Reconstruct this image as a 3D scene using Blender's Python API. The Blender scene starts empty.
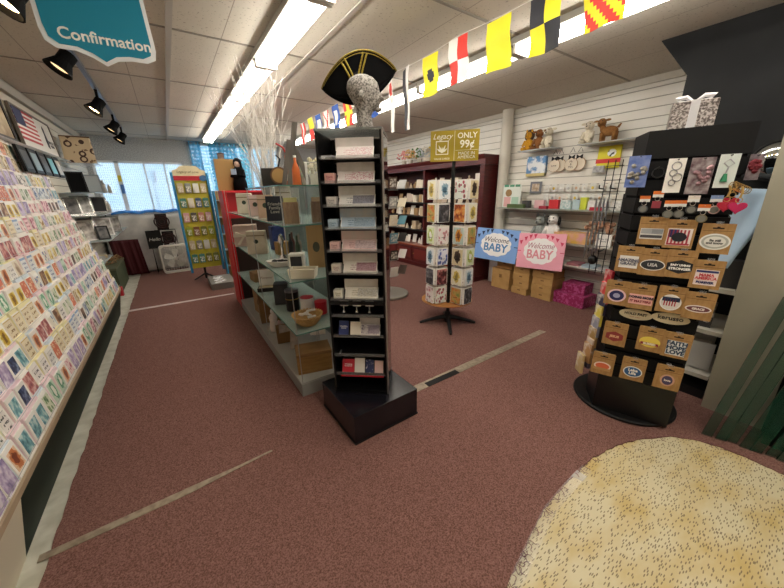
import bpy, bmesh, math, random
from mathutils import Matrix, Vector, Euler
from math import pi, sin, cos, radians as R
random.seed(7)
C = bpy.context.scene.collection
S = bpy.context.scene

# ------------------------------------------------------------------ camera, world, exposure
cam = bpy.data.objects.new('camera', bpy.data.cameras.new('camera'))
C.objects.link(cam)
cam.data.sensor_width = 36; cam.data.lens = 14.394; cam.data.clip_start = .02; cam.data.clip_end = 200
rot = Matrix(((0.8242176, -0.5660370, -0.0163545), (0.1873200, 0.2452776, 0.9511835), (-0.5343937, -0.7870457, 0.3081923))).transposed()
cam.matrix_world = Matrix.Translation((0, 0, 1.55)) @ rot.to_4x4()
S.camera = cam
w = bpy.data.worlds.new('daylight'); S.world = w; w.use_nodes = True
w.node_tree.nodes['Background'].inputs[0].default_value = (.60, .80, 1, 1)
w.node_tree.nodes['Background'].inputs[1].default_value = 1.0
S.view_settings.view_transform = 'Standard'; S.view_settings.look = 'None'
S.view_settings.exposure = 1.28; S.view_settings.gamma = 1
TUBE = 12.0          # strength of the fluorescent tubes

# ------------------------------------------------------------------ materials
def lin(c):
    if isinstance(c, str):
        c = [int(c[i:i+2], 16)/255 for i in (0, 2, 4)]
    return tuple(x/12.92 if x <= .04045 else ((x+.055)/1.055)**2.4 for x in c[:3]) + (1,)
_m = {}
def mat(c, rough=.6, metal=0, c2=None, scale=20, bump=0, alpha=1, trans=0, emit=0, spec=.4, detail=3, stretch=None, lo=.35, hi=.65):
    key = (c, rough, metal, c2, scale, bump, alpha, trans, emit, spec, stretch, lo, hi)
    if key in _m: return _m[key]
    m = bpy.data.materials.new('mat'); m.use_nodes = True; _m[key] = m
    nt = m.node_tree; b = nt.nodes['Principled BSDF']
    b.inputs['Base Color'].default_value = lin(c)
    b.inputs['Roughness'].default_value = rough; b.inputs['Metallic'].default_value = metal
    b.inputs['Specular IOR Level'].default_value = spec
    b.inputs['Alpha'].default_value = alpha; b.inputs['Transmission Weight'].default_value = trans
    if emit:
        b.inputs['Emission Color'].default_value = lin(c); b.inputs['Emission Strength'].default_value = emit
    if c2 or bump:
        tc = nt.nodes.new('ShaderNodeTexCoord'); no = nt.nodes.new('ShaderNodeTexNoise')
        no.inputs['Scale'].default_value = scale; no.inputs['Detail'].default_value = detail
        mp = nt.nodes.new('ShaderNodeMapping'); nt.links.new(tc.outputs['Object'], mp.inputs[0])
        if stretch: mp.inputs['Scale'].default_value = stretch
        nt.links.new(mp.outputs[0], no.inputs['Vector'])
        if c2:
            r = nt.nodes.new('ShaderNodeValToRGB'); r.color_ramp.elements[0].color = lin(c); r.color_ramp.elements[1].color = lin(c2)
            r.color_ramp.elements[0].position = lo; r.color_ramp.elements[1].position = hi
            nt.links.new(no.outputs['Fac'], r.inputs[0]); nt.links.new(r.outputs[0], b.inputs['Base Color'])
        if bump:
            bp = nt.nodes.new('ShaderNodeBump'); bp.inputs['Strength'].default_value = bump; bp.inputs['Distance'].default_value = .004
            nt.links.new(no.outputs['Fac'], bp.inputs['Height']); nt.links.new(bp.outputs[0], b.inputs['Normal'])
    return m
class G:
    """tiny node-graph helper"""
    def __init__(s, m):
        s.nt = m.node_tree; s.b = s.nt.nodes['Principled BSDF']
    def n(s, t, **k):
        x = s.nt.nodes.new('ShaderNode'+t)
        for a, v in k.items(): setattr(x, a, v)
        return x
    def L(s, a, b): s.nt.links.new(a, b)
    def math(s, op, a, b=None):
        x = s.n('Math', operation=op)
        for i, q in enumerate((a, b)):
            if q is None: continue
            if isinstance(q, (int, float)): x.inputs[i].default_value = q
            else: s.L(q, x.inputs[i])
        return x.outputs[0]
    def mix(s, f, a, b):
        x = s.n('Mix', data_type='RGBA')
        s.L(f, x.inputs[0]) if not isinstance(f, (int, float)) else None
        if isinstance(f, (int, float)): x.inputs[0].default_value = f
        for i, q in ((6, a), (7, b)):
            if isinstance(q, tuple): x.inputs[i].default_value = q
            else: s.L(q, x.inputs[i])
        return x.outputs[2]
def art(kind, base, c1, c2, horiz='X', border=.08, sc=6):
    """printed card face: Generated coordinates, `horiz` is the axis across the card"""
    key = ('art', kind, base, c1, c2, horiz, border, sc)
    if key in _m: return _m[key]
    m = bpy.data.materials.new('print'); m.use_nodes = True; _m[key] = m
    g = G(m); g.b.inputs['Roughness'].default_value = .45
    tc = g.n('TexCoord'); sp = g.n('SeparateXYZ'); g.L(tc.outputs['Generated'], sp.inputs[0])
    u = sp.outputs['XYZ'.index(horiz)]; v = sp.outputs[2]
    oi = g.n('ObjectInfo')
    cb = g.n('CombineXYZ'); g.L(u, cb.inputs[0]); g.L(v, cb.inputs[1]); g.L(g.math('MULTIPLY', oi.outputs['Random'], 37.), cb.inputs[2])
    B, P, Q = lin(base), lin(c1), lin(c2)
    if kind == 'floral':
        vo = g.n('TexVoronoi'); vo.inputs['Scale'].default_value = sc; g.L(cb.outputs[0], vo.inputs['Vector'])
        f1 = g.math('LESS_THAN', vo.outputs['Distance'], .42); f2 = g.math('LESS_THAN', vo.outputs['Distance'], .2)
        col = g.mix(f2, g.mix(f1, B, P), Q)
    elif kind == 'script':
        wv = g.n('TexNoise'); wv.inputs['Scale'].default_value = sc*3; g.L(cb.outputs[0], wv.inputs['Vector'])
        rows = g.math('LESS_THAN', g.math('FRACT', g.math('MULTIPLY', v, 5.)), .45)
        mid = g.math('MULTIPLY', g.math('LESS_THAN', g.math('ABSOLUTE', g.math('SUBTRACT', u, .5)), .3), g.math('LESS_THAN', g.math('ABSOLUTE', g.math('SUBTRACT', v, .5)), .3))
        f = g.math('MULTIPLY', g.math('MULTIPLY', rows, mid), g.math('GREATER_THAN', wv.outputs['Fac'], .5))
        top = g.math('GREATER_THAN', v, .8)
        col = g.mix(f, g.mix(top, B, Q), P)
    elif kind == 'oval':
        d = g.math('SQRT', g.math('ADD', g.math('POWER', g.math('SUBTRACT', u, .5), 2.), g.math('POWER', g.math('MULTIPLY', g.math('SUBTRACT', v, .5), .85), 2.)))
        no = g.n('TexNoise'); no.inputs['Scale'].default_value = sc*1.5; g.L(cb.outputs[0], no.inputs['Vector'])
        d2 = g.math('ADD', d, g.math('MULTIPLY', g.math('SUBTRACT', no.outputs['Fac'], .5), .35))
        col = g.mix(g.math('LESS_THAN', d2, .16), g.mix(g.math('LESS_THAN', d2, .29), B, P), Q)
    else:                                   # photo / watercolour
        no = g.n('TexNoise'); no.inputs['Scale'].default_value = sc; g.L(cb.outputs[0], no.inputs['Vector'])
        r = g.n('ValToRGB'); e = r.color_ramp.elements
        e[0].position = .35; e[0].color = P; e[1].position = .68; e[1].color = Q; x = e.new(.5); x.color = B
        g.L(no.outputs['Fac'], r.inputs[0]); col = r.outputs[0]
    if border:
        mx = g.math('MAXIMUM', g.math('ABSOLUTE', g.math('SUBTRACT', u, .5)), g.math('ABSOLUTE', g.math('SUBTRACT', v, .5)))
        col = g.mix(g.math('GREATER_THAN', mx, .5-border), col, lin('f2eee6'))
    g.L(col, g.b.inputs['Base Color'])
    return m
def glass(c='e8f4f0', a=.16, rough=.05):
    key = ('glass', c, a, rough)
    if key in _m: return _m[key]
    m = bpy.data.materials.new('glass'); m.use_nodes = True; _m[key] = m
    g = G(m); g.b.inputs['Base Color'].default_value = lin(c); g.b.inputs['Roughness'].default_value = rough
    tr = g.n('BsdfTransparent'); mx = g.n('MixShader'); fr = g.n('Fresnel'); fr.inputs[0].default_value = 1.3
    g.L(g.math('MINIMUM', g.math('ADD', fr.outputs[0], a), 1.), mx.inputs[0]); g.L(tr.outputs[0], mx.inputs[1]); g.L(g.b.outputs[0], mx.inputs[2])
    g.L(mx.outputs[0], g.nt.nodes['Material Output'].inputs[0])
    return m
WHITE = mat('ece9e2', .5); OFF = mat('d8d3c8', .6); BLACK = mat('121212', .45, spec=.25); DARK = mat('1b1b1d', .6)
BLACKM = mat('0d0d0e', .85, spec=.1)
KRAFT = mat('b08a58', .8, c2='9c7848', scale=60, stretch=(1, 1, .3)); BOXK = mat('b8935c', .8, c2='a8834e', scale=8)
CHROME = mat('c8c8c8', .2, 1); SILVER = mat('b0b0b0', .35, .8); GLASS = glass(); ACRYL = glass('f4f6f6', .12, .1)
GREENG = glass('0f4431', .38); EDGE = mat('0c3a2c', .2, 0, spec=.6); REDP = mat('c5222c', .45); WOOD = mat('5a1f1c', .35, c2='47161a', scale=6, stretch=(1, 1, 8))
CLEARP = glass('ffffff', .10, .12)

# ------------------------------------------------------------------ mesh helpers
class MB:
    def __init__(s): s.v = []; s.f = []; s.mi = []; s.T = Matrix.Identity(4)
    def add(s, vs, fs, mi=0):
        o = len(s.v); s.v += [tuple(s.T @ Vector(p)) for p in vs]; s.f += [tuple(i+o for i in f) for f in fs]; s.mi += [mi]*len(fs); return s
    def box(s, c, d, mi=0, M=None, taper=1):
        x, y, z = d[0]/2, d[1]/2, d[2]/2
        P = [Vector((sx*x*(taper if sz > 0 else 1), sy*y*(taper if sz > 0 else 1), sz*z)) for sz in (-1, 1) for sx, sy in ((-1, -1), (1, -1), (1, 1), (-1, 1))]
        if M is not None: P = [M @ p for p in P]
        P = [p+Vector(c) for p in P]
        return s.add(P, [(3, 2, 1, 0), (4, 5, 6, 7), (0, 1, 5, 4), (1, 2, 6, 5), (2, 3, 7, 6), (3, 0, 4, 7)], mi)
    def b2(s, a, b, mi=0):
        return s.box([(a[i]+b[i])/2 for i in range(3)], [abs(b[i]-a[i]) for i in range(3)], mi)
    def tube(s, pts, r, n=6, mi=0, cap=True):
        pts = [Vector(p) for p in pts]; rs = r if isinstance(r, (list, tuple)) else [r]*len(pts)
        vs = []; fs = []
        for i, p in enumerate(pts):
            d = (pts[min(i+1, len(pts)-1)]-pts[max(i-1, 0)])
            d = d.normalized() if d.length > 1e-9 else Vector((0, 0, 1))
            a = d.cross(Vector((0, 0, 1)) if abs(d.z) < .9 else Vector((1, 0, 0))).normalized(); b = d.cross(a)
            for k in range(n):
                t = 2*pi*k/n; vs.append(p+(a*cos(t)+b*sin(t))*rs[i])
        for i in range(len(pts)-1):
            for k in range(n):
                k2 = (k+1) % n; fs.append((i*n+k, i*n+k2, (i+1)*n+k2, (i+1)*n+k))
        if cap: fs += [tuple(range(n-1, -1, -1)), tuple((len(pts)-1)*n+k for k in range(n))]
        return s.add(vs, fs, mi)
    def lathe(s, prof, n=24, c=(0, 0, 0), mi=0, sx=1, sy=1):
        vs = []; fs = []
        for r, z in prof:
            for k in range(n): t = 2*pi*k/n; vs.append((c[0]+r*cos(t)*sx, c[1]+r*sin(t)*sy, c[2]+z))
        for i in range(len(prof)-1):
            for k in range(n): k2 = (k+1) % n; fs.append((i*n+k, i*n+k2, (i+1)*n+k2, (i+1)*n+k))
        fs += [tuple(range(n-1, -1, -1)), tuple((len(prof)-1)*n+k for k in range(n))]
        return s.add(vs, fs, mi)
    def prism(s, poly, h, axis='z', o=0, mi=0):
        """extrude polygon: z: (x,y); y: (x,z); x: (y,z), from o to o+h along axis"""
        def P(a, b, t): return (a, b, t) if axis == 'z' else ((a, t, b) if axis == 'y' else (t, a, b))
        n = len(poly); vs = [P(a, b, o) for a, b in poly]+[P(a, b, o+h) for a, b in poly]
        return s.add(vs, [tuple(range(n-1, -1, -1)), tuple(range(n, 2*n))]+[(k, (k+1) % n, n+(k+1) % n, n+k) for k in range(n)], mi)
    def ell(s, c, r, n=14, m=9, mi=0, M=None):
        vs = []; fs = []
        for i in range(m+1):
            ph = -pi/2+pi*i/m
            for k in range(n):
                t = 2*pi*k/n; p = Vector((r[0]*cos(ph)*cos(t), r[1]*cos(ph)*sin(t), r[2]*sin(ph)))
                if M is not None: p = M @ p
                vs.append(p+Vector(c))
        for i in range(m):
            for k in range(n): k2 = (k+1) % n; fs.append((i*n+k, i*n+k2, (i+1)*n+k2, (i+1)*n+k))
        return s.add(vs, fs, mi)
    def build(s, name, m, parent=None, loc=(0, 0, 0), rz=0, smooth=False, bevel=0, rx=0, ry=0):
        me = bpy.data.meshes.new(name); me.from_pydata([tuple(v) for v in s.v], [], s.f)
        for x in (m if isinstance(m, (list, tuple)) else [m]): me.materials.append(x)
        me.polygons.foreach_set('material_index', s.mi)
        bm = bmesh.new(); bm.from_mesh(me)
        if smooth: bmesh.ops.remove_doubles(bm, verts=bm.verts, dist=1e-5)
        bmesh.ops.recalc_face_normals(bm, faces=bm.faces)
        if bevel:
            bmesh.ops.bevel(bm, geom=[e for e in bm.edges if len(e.link_faces) == 2 and e.calc_face_angle(0) > .6], offset=bevel, segments=2, affect='EDGES', profile=.6)
        bm.to_mesh(me); bm.free()
        if smooth:
            for p in me.polygons: p.use_smooth = True
        o = bpy.data.objects.new(name, me); C.objects.link(o)
        o.location = loc; o.rotation_euler = (rx, ry, rz)
        if parent: o.parent = parent
        return o
def tag(o, label, cat, group=None, kind=None):
    o['label'] = label; o['category'] = cat
    if group: o['group'] = group
    if kind: o['kind'] = kind
    return o
def struct(o): o['kind'] = 'structure'; return o
def thing(name, label, cat, loc=(0, 0, 0), rz=0, group=None, rx=0, ry=0):
    o = bpy.data.objects.new(name, None); C.objects.link(o); o.location = loc; o.rotation_euler = (rx, ry, rz)
    o.empty_display_size = .1
    return tag(o, label, cat, group)
def copy_tree(o, parent=None):
    c = o.copy(); C.objects.link(c); c.parent = parent
    for ch in list(o.children): copy_tree(ch, c)
    return c
def text(s, size, m, parent=None, loc=(0, 0, 0), rz=0, name='lettering', align='CENTER', ext=.0008, off=0, shear=0, sx=1, rx=pi/2, base=None):
    """lettering facing local -Y, standing up"""
    cu = bpy.data.curves.new(name, 'FONT'); cu.body = s; cu.size = size; cu.extrude = ext; cu.offset = off; cu.shear = shear
    cu.align_x = align; cu.align_y = 'CENTER'; cu.resolution_u = 3; cu.space_line = .85
    t = bpy.data.objects.new('t', cu); me = bpy.data.meshes.new_from_object(t); bpy.data.objects.remove(t); me.materials.clear(); me.materials.append(m)
    me.transform(Matrix.Diagonal((sx, 1, 1, 1)))
    me.transform(Matrix.Rotation(rx, 4, 'X'))
    o = bpy.data.objects.new(name, me); C.objects.link(o); o.location = loc; o.rotation_euler = (0, 0, rz)
    if parent: o.parent = parent
    return o

# ------------------------------------------------------------------ room
XL, XR, YB, YF, H = -1.22, 4.72, 9.0, -2.0, 2.73
# bare floor: old cream linoleum with dark flecks and yellow stains
fm = bpy.data.materials.new('linoleum'); fm.use_nodes = True; g = G(fm)
tc = g.n('TexCoord'); mp = g.n('Mapping'); g.L(tc.outputs['Object'], mp.inputs[0])
mp.inputs['Rotation'].default_value = (0, 0, R(28)); mp.inputs['Scale'].default_value = (32, 140, 1)
vo = g.n('TexVoronoi', voronoi_dimensions='2D'); vo.inputs['Scale'].default_value = 1; g.L(mp.outputs[0], vo.inputs['Vector'])
n1 = g.n('TexNoise'); n1.inputs['Scale'].default_value = 5; g.L(tc.outputs['Object'], n1.inputs['Vector'])
rs = g.n('SeparateColor'); g.L(vo.outputs['Color'], rs.inputs[0])
fl = g.math('MULTIPLY', g.math('LESS_THAN', vo.outputs['Distance'], .30), g.math('GREATER_THAN', rs.outputs[0], .52))
n2 = g.n('TexNoise'); n2.inputs['Scale'].default_value = 3.2; n2.inputs['Detail'].default_value = 4
mp2 = g.n('Mapping'); mp2.inputs['Scale'].default_value = (1, 2.2, 1); mp2.inputs['Rotation'].default_value = (0, 0, R(60)); g.L(tc.outputs['Object'], mp2.inputs[0]); g.L(mp2.outputs[0], n2.inputs['Vector'])
rp = g.n('ValToRGB'); e = rp.color_ramp.elements; e[0].position = .42; e[0].color = lin('d0c6a4'); e[1].position = .68; e[1].color = lin('c2aa6e'); g.L(n2.outputs['Fac'], rp.inputs[0])
g.L(g.mix(g.math('MULTIPLY', fl, .75), rp.outputs[0], lin('5c4a34')), g.b.inputs['Base Color']); g.b.inputs['Roughness'].default_value = .55
struct(MB().b2((-.60, YF, -.1), (XR, .9, 0)).build('floor', fm))
sm = mat('c9c8ba', .6, c2='b0ae9e', scale=9)
struct(MB().b2((XL, YF, -.1), (-.60, YB, 0)).b2((-.60, .9, -.1), (XR, YB, 0)).build('floor', sm))
# carpet with a torn away patch near the camera
cm = bpy.data.materials.new('carpet'); cm.use_nodes = True; g = G(cm)
tc = g.n('TexCoord'); n1 = g.n('TexNoise'); n1.inputs['Scale'].default_value = 170; n1.inputs['Detail'].default_value = 2; g.L(tc.outputs['Object'], n1.inputs['Vector'])
n2 = g.n('TexNoise'); n2.inputs['Scale'].default_value = 1.3; g.L(tc.outputs['Object'], n2.inputs['Vector'])
r1 = g.n('ValToRGB'); e = r1.color_ramp.elements; e[0].position = .32; e[0].color = lin('54352f'); e[1].position = .68; e[1].color = lin('98736b'); g.L(n1.outputs['Fac'], r1.inputs[0])
mpw = g.n('Mapping'); mpw.inputs['Rotation'].default_value = (0, 0, R(8)); mpw.inputs['Scale'].default_value = (1, 14, 1); g.L(tc.outputs['Object'], mpw.inputs[0])
n3 = g.n('TexNoise'); n3.inputs['Scale'].default_value = 2.0; g.L(mpw.outputs[0], n3.inputs['Vector'])
wr = g.math('MULTIPLY', g.math('ADD', g.math('MULTIPLY', n2.outputs['Fac'], .6), g.math('MULTIPLY', n3.outputs['Fac'], .5)), .45)
g.L(g.mix(wr, r1.outputs[0], lin('7a5850')), g.b.inputs['Base Color'])
g.b.inputs['Roughness'].default_value = .95; g.b.inputs['Specular IOR Level'].default_value = .1
bp = g.n('Bump'); bp.inputs['Strength'].default_value = .6; bp.inputs['Distance'].default_value = .006; g.L(n1.outputs['Fac'], bp.inputs['Height']); g.L(bp.outputs[0], g.b.inputs['Normal'])
edge = [(.74, YF), (.78, -.3), (.80, .2), (.85, .45), (.98, .48), (1.13, .515), (1.29, .55), (1.45, .56), (1.62, .565), (1.80, .565), (1.99, .535), (2.12, .50), (2.23, .455), (2.34, .40), (2.42, .35), (2.48, .29), (2.52, .23), (2.56, .13), (2.57, .04), (2.57, -.12), (2.6, -.8), (2.62, YF)]
dense = []
for i in range(len(edge)-1):
    a, b = edge[i], edge[i+1]; n = max(1, int(math.dist(a, b)/.025))
    if i in (0, len(edge)-2): n = 4
    for k in range(n):
        t = k/n; dense.append((a[0]+(b[0]-a[0])*t+random.uniform(-.004, .004), a[1]+(b[1]-a[1])*t+random.uniform(-.004, .004)))
dense.append(edge[-1])
lefte = [(-.745+random.uniform(-.005, .005), YF+11*i/160) for i in range(161)]
poly = dense+[(XR, YF), (XR, YB)]+lefte[::-1]
struct(MB().prism(poly, .008, 'z', 0).build('floor', cm))
def at(t):
    i = min(int(t), len(edge)-2); f = t-i; return (edge[i][0]+(edge[i+1][0]-edge[i][0])*f, edge[i][1]+(edge[i+1][1]-edge[i][1])*f)
mb = MB()
for k in range(46):
    t = 3+random.random()*(6 if k % 3 else 14); x, y = at(t); pts = []
    a = random.uniform(-2.6, -.5)
    for q in range(7): pts.append((x, y, .010+.003*sin(q))); x += .008*cos(a); y += .008*sin(a); a += random.uniform(-1.1, 1.1)
    mb.tube(pts, .0016, 4)
tag(mb.build('carpet_thread', mat('6a4648', .9)), 'loose frayed maroon carpet threads along the torn edge of the cream floor patch', 'thread', kind='stuff')
mb = MB()
pa = [at(2.6+i*.35) for i in range(18)]
for i in range(len(pa)-1):
    (x0, y0), (x1, y1) = pa[i], pa[i+1]; mb.add([(x0, y0-.05, .0095), (x1, y1-.05, .0095), (x1, y1+.005, .0102), (x0, y0+.005, .0102)], [(0, 1, 2, 3)])
tag(mb.build('plastic_strip', CLEARP), 'clear plastic tape strip along the torn carpet edge by the bare floor', 'tape')

# worn metal strips covering the carpet joints
bm_ = mat('a89c88', .45, .3, c2='8a7c6c', scale=30)
struct(MB().prism([(-.78, 1.695), (-.2, 1.70), (.02, 1.722), (.25, 1.742), (.25, 1.755), (.05, 1.745), (-.2, 1.745), (-.78, 1.735)], .003, 'z', .008).build('trim_1', bm_))
struct(MB().prism([(1.15, 1.69), (1.9, 1.69), (3.28, 1.715), (3.26, 1.785), (1.15, 1.765)], .003, 'z', .008).build('trim_2', bm_))
struct(MB().b2((1.50, 1.685, .011), (1.86, 1.745, .013)).build('trim_3', BLACK))
struct(MB().prism([(-.745, 5.52), (.62, 5.52), (.62, 5.57), (-.745, 5.60)], .003, 'z', .008).build('trim_4', mat('c8b8b4', .4)))
# ceiling
ce = bpy.data.materials.new('ceiling_tile'); ce.use_nodes = True; g = G(ce)
tc = g.n('TexCoord'); sp = g.n('SeparateXYZ'); g.L(tc.outputs['Object'], sp.inputs[0])
n1 = g.n('TexNoise'); n1.inputs['Scale'].default_value = 55; n1.inputs['Detail'].default_value = 1.5; g.L(tc.outputs['Object'], n1.inputs['Vector'])
spot = g.math('GREATER_THAN', n1.outputs['Fac'], .665)
ly = g.math('LESS_THAN', g.math('ABSOLUTE', g.math('SUBTRACT', g.math('FRACT', g.math('MULTIPLY', g.math('SUBTRACT', sp.outputs[1], 1.90-.665), 1/1.33)), .5)), .0045)
lx = g.math('LESS_THAN', g.math('ABSOLUTE', g.math('SUBTRACT', g.math('FRACT', g.math('MULTIPLY', g.math('SUBTRACT', sp.outputs[0], 3.27-.335), 1/.67)), .5)), .005)
n4 = g.n('TexNoise'); n4.inputs['Scale'].default_value = 1.1; g.L(tc.outputs['Object'], n4.inputs['Vector'])
c0 = g.mix(n4.outputs['Fac'], lin('d6cfc0'), lin('c2baab'))
col = g.mix(g.math('MULTIPLY', spot, .55), c0, lin('857c6e'))
col = g.mix(g.math('MULTIPLY', g.math('MAXIMUM', ly, lx), .75), col, lin('8a8072'))
g.L(col, g.b.inputs['Base Color']); g.b.inputs['Roughness'].default_value = .9
struct(MB().b2((XL-.15, YF-.1, H), (XR+.15, YB+.15, H+.1)).build('ceiling', ce))
tb = mat('b3aea4', .5)
struct(MB().b2((.222, YF, H-.012), (.262, YB, H+.001)).build('trim_5', tb))
struct(MB().b2((1.262, YF, H-.010), (1.296, YB, H+.001)).build('trim_6', tb))
for i, y in enumerate((1.9, 3.23, 4.56, 5.89, 7.22, 8.55)):
    struct(MB().b2((XL, y-.012, H-.004), (XR, y+.012, H+.001)).build('trim_%d' % (7+i), mat('8f887c', .6)))
# walls
def slatwall(x, sgn, y0, y1, m, mg):
    mb = MB(); mb.b2((x, y0, 0), (x+sgn*.12, y1, H), 1)
    z = .02
    while z < H-.02:
        z1 = min(z+.094, H); mb.b2((x-sgn*.012, y0, z), (x+sgn*.001, y1, z1-.004), 0); z += .1
    return mb.build('wall', [m, mg])
o = slatwall(XR, 1, YF, YB, mat('e6e4dc', .5, c2='dedad0', scale=2), mat('a09c92', .8)); o.name = 'wall_right'; struct(o)
o = slatwall(XL, -1, YF, YB, mat('cfc8b8', .55), mat('77705f', .8)); o.name = 'wall_left'; struct(o)
struct(MB().b2((XL, YF-.12, 0), (XR, YF, H)).build('wall_front', mat('c8c2b4', .7)))
gw = mat('bcc0c0', .8, c2='8c9092', scale=60, bump=.6)
mb = MB()
mb.b2((XL-.12, YB, 0), (XR+.12, YB+.12, 1.22)); mb.b2((XL-.12, YB, 2.27), (.46, YB+.12, H)); mb.b2((XL-.12, YB, 1.22), (-1.12, YB+.12, 2.27))
mb.b2((.46, YB, 1.22), (.60, YB+.12, H)); mb.b2((2.6, YB, 1.22), (XR+.12, YB+.12, H)); mb.b2((.60, YB, 2.69), (2.6, YB+.12, H))
struct(mb.build('wall_back', gw))
WF = mat('e8eef0', .4)
def shade(name, tint, dots, base='ffffff'):
    m = bpy.data.materials.new(name); m.use_nodes = True; g = G(m)
    tc = g.n('TexCoord'); mp = g.n('Mapping'); g.L(tc.outputs['Object'], mp.inputs[0]); mp.inputs['Scale'].default_value = (1, 0, 1)
    vo = g.n('TexVoronoi'); vo.inputs['Scale'].default_value = dots; vo.inputs['Randomness'].default_value = .25; g.L(mp.outputs[0], vo.inputs['Vector'])
    no = g.n('TexNoise'); no.inputs['Scale'].default_value = 3.5; g.L(tc.outputs['Object'], no.inputs['Vector'])
    tl = g.n('BsdfTranslucent'); tr = g.n('BsdfTransparent'); df = g.n('BsdfDiffuse')
    g.L(g.mix(no.outputs['Fac'], lin(base), lin(tint)), tl.inputs[0]); tl_o = tl.outputs[0]
    df.inputs[0].default_value = lin('dfe8ea'); a = g.n('MixShader'); a.inputs[0].default_value = .25; g.L(tl_o, a.inputs[1]); g.L(df.outputs[0], a.inputs[2])
    b = g.n('MixShader'); g.L(g.math('ADD', .25, g.math('MULTIPLY', g.math('LESS_THAN', vo.outputs['Distance'], .36), .4)), b.inputs[0])
    g.L(a.outputs[0], b.inputs[1]); g.L(tr.outputs[0], b.inputs[2]); g.L(b.outputs[0], g.nt.nodes['Material Output'].inputs[0]); return m
def window(i, x0, x1, z0, z1, bars, tint, dots):
    mb = MB()
    for a, b in (((x0, YB+.02, z0), (x0+.04, YB+.08, z1)), ((x1-.04, YB+.02, z0), (x1, YB+.08, z1)), ((x0, YB+.02, z0), (x1, YB+.08, z0+.04)), ((x0, YB+.02, z1-.04), (x1, YB+.08, z1))): mb.b2(a, b)
    for x, ww in bars: mb.b2((x-ww/2, YB+.02, z0), (x+ww/2, YB+.08, z1))
    f = struct(mb.build('window_%d' % i, WF))
    MB().b2((x0+.03, YB+.045, z0+.03), (x1-.03, YB+.051, z1-.03)).build('pane', glass('ffffff', .03, .02), f)
    MB().b2((x0+.03, YB+.030, z0+.03), (x1-.03, YB+.032, z1-.03)).build('shade', shade('shade%d' % i, tint, dots), f)
window(1, -1.12, .46, 1.22, 2.27, [(-.74, .07), (-.28, .025), (.08, .025)], 'c8e4f4', 30)
window(2, .60, 2.6, 1.22, 2.69, [(1.25, .05), (1.9, .05)], '58c8e0', 14)
# pavement and building outside the windows
tag(MB().b2((-6, 9.2, -.15), (9, 16, -.05)).build('pavement', mat('a8aaa8', .9)), 'grey pavement outside behind the shaded shop window', 'pavement')
tag(MB().b2((-.16, 9.25, 1.85), (-.12, 9.27, 2.1)).b2((-.2, 9.25, -.05), (-.17, 9.28, 2.1), 1).build('street_sign', [mat('d02838', .5), SILVER]), 'small red sign on a post outside behind the window shade', 'sign')
tag(MB().b2((-.77, 8.985, 1.86), (-.71, 8.99, 1.98)).b2((-.76, 8.985, 1.62), (-.70, 8.99, 1.80), 1).build('window_sticker', [mat('d8c840', .5), mat('4a78b8', .5)]), 'yellow and blue sticker on the wide white bar of the window', 'sticker')
# steel column in front of the right wall
struct(MB().lathe([(.085, 0), (.085, H)], 20).build('column', mat('c9c5b8', .5), loc=(4.60, 3.48, 0), smooth=False))
# dark partition on the right
dk = mat('1a1b1c', .8, c2='202122', scale=3, spec=.2)
struct(MB().prism([(YF, 0), (1.09, 0), (1.09, 2.42), (1.32, H), (YF, H)], .10, 'x', 3.69).build('wall_partition', dk))
struct(MB().b2((XL, YF, 2.62), (XL+.05, YB, H-.002)).build('trim_14', mat('b7b2a6', .6)))
struct(MB().b2((XR-.045, 1.4, 2.66), (XR-.012, YB, H-.002)).build('trim_15', mat('c2beb2', .6)))

# ------------------------------------------------------------------ fluorescent rows
EM = mat('fff8ee', .5, emit=TUBE); FIX = mat('a8a69e', .6)
def light_row(x0, x1, y0, y1, label):
    t = thing('fluorescent_light', label, 'ceiling light', ((x0+x1)/2, y0, H-.005), 0, 'fluorescent rows')
    wd = x1-x0; n = round((y1-y0)/1.22); L_ = (y1-y0)/n
    for i in range(n):
        MB().prism([(-wd/2-.02, 0), (wd/2+.02, 0), (wd/2+.02, -.045), (wd/2-.03, -.055), (-wd/2+.03, -.055), (-wd/2-.02, -.045)], L_-.01, 'y', i*L_).build('housing', FIX, t)
        for s in (-1, 1): MB().tube([(s*.055, i*L_+.035, -.080), (s*.055, (i+1)*L_-.045, -.080)], .019, 8).build('tube', EM, t, smooth=False)
        MB().b2((-.09, i*L_+.004, -.105), (.09, i*L_+.028, -.05)).build('lamp_holder', WHITE, t); MB().b2((-.09, (i+1)*L_-.042, -.105), (.09, (i+1)*L_-.018, -.05)).build('lamp_holder', WHITE, t)
light_row(.86, 1.04, -1.6, 8.3, 'long left row of twin fluorescent tubes above the glass showcase')
light_row(2.57, 2.75, -1.7, 8.1, 'long right row of twin fluorescent tubes above the flag bunting')
# track lighting
t = thing('track_light', 'black and chrome ceiling track with swivelling spot heads above the card rack', 'track light', (-.43, 1.0, H))
MB().b2((-.018, 0, -.04), (.018, 6.7, 0)).build('track', mat('7c8088', .3, .7), t)
for i, (y, lit) in enumerate(((1.68, 1), (2.70, 0), (4.15, 1), (5.5, 0), (6.55, 0))):
    h = MB().tube([(0, 0, -.04), (0, 0, -.15)], .014, 8).tube([(0, 0, -.15), (.03, .0, -.19)], .012, 8).build('stem', BLACKM, t, loc=(0, y, 0))
    hd = MB().lathe([(.03, .07), (.045, .06), (.045, 0), (.075, -.07), (.068, -.07), (.04, -.01)], 20).build('spot_head', BLACKM, h, loc=(-.02, 0, -.20), smooth=False, ry=R(35), rx=R(-12)); hd.scale = (1.15, 1.15, 1.15)
    MB().lathe([(.0, -.045), (.05, -.045), (.05, -.04), (0, -.04)], 16).build('bulb', mat('ffd9a0', .5, emit=9 if lit else .6), hd)

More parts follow.
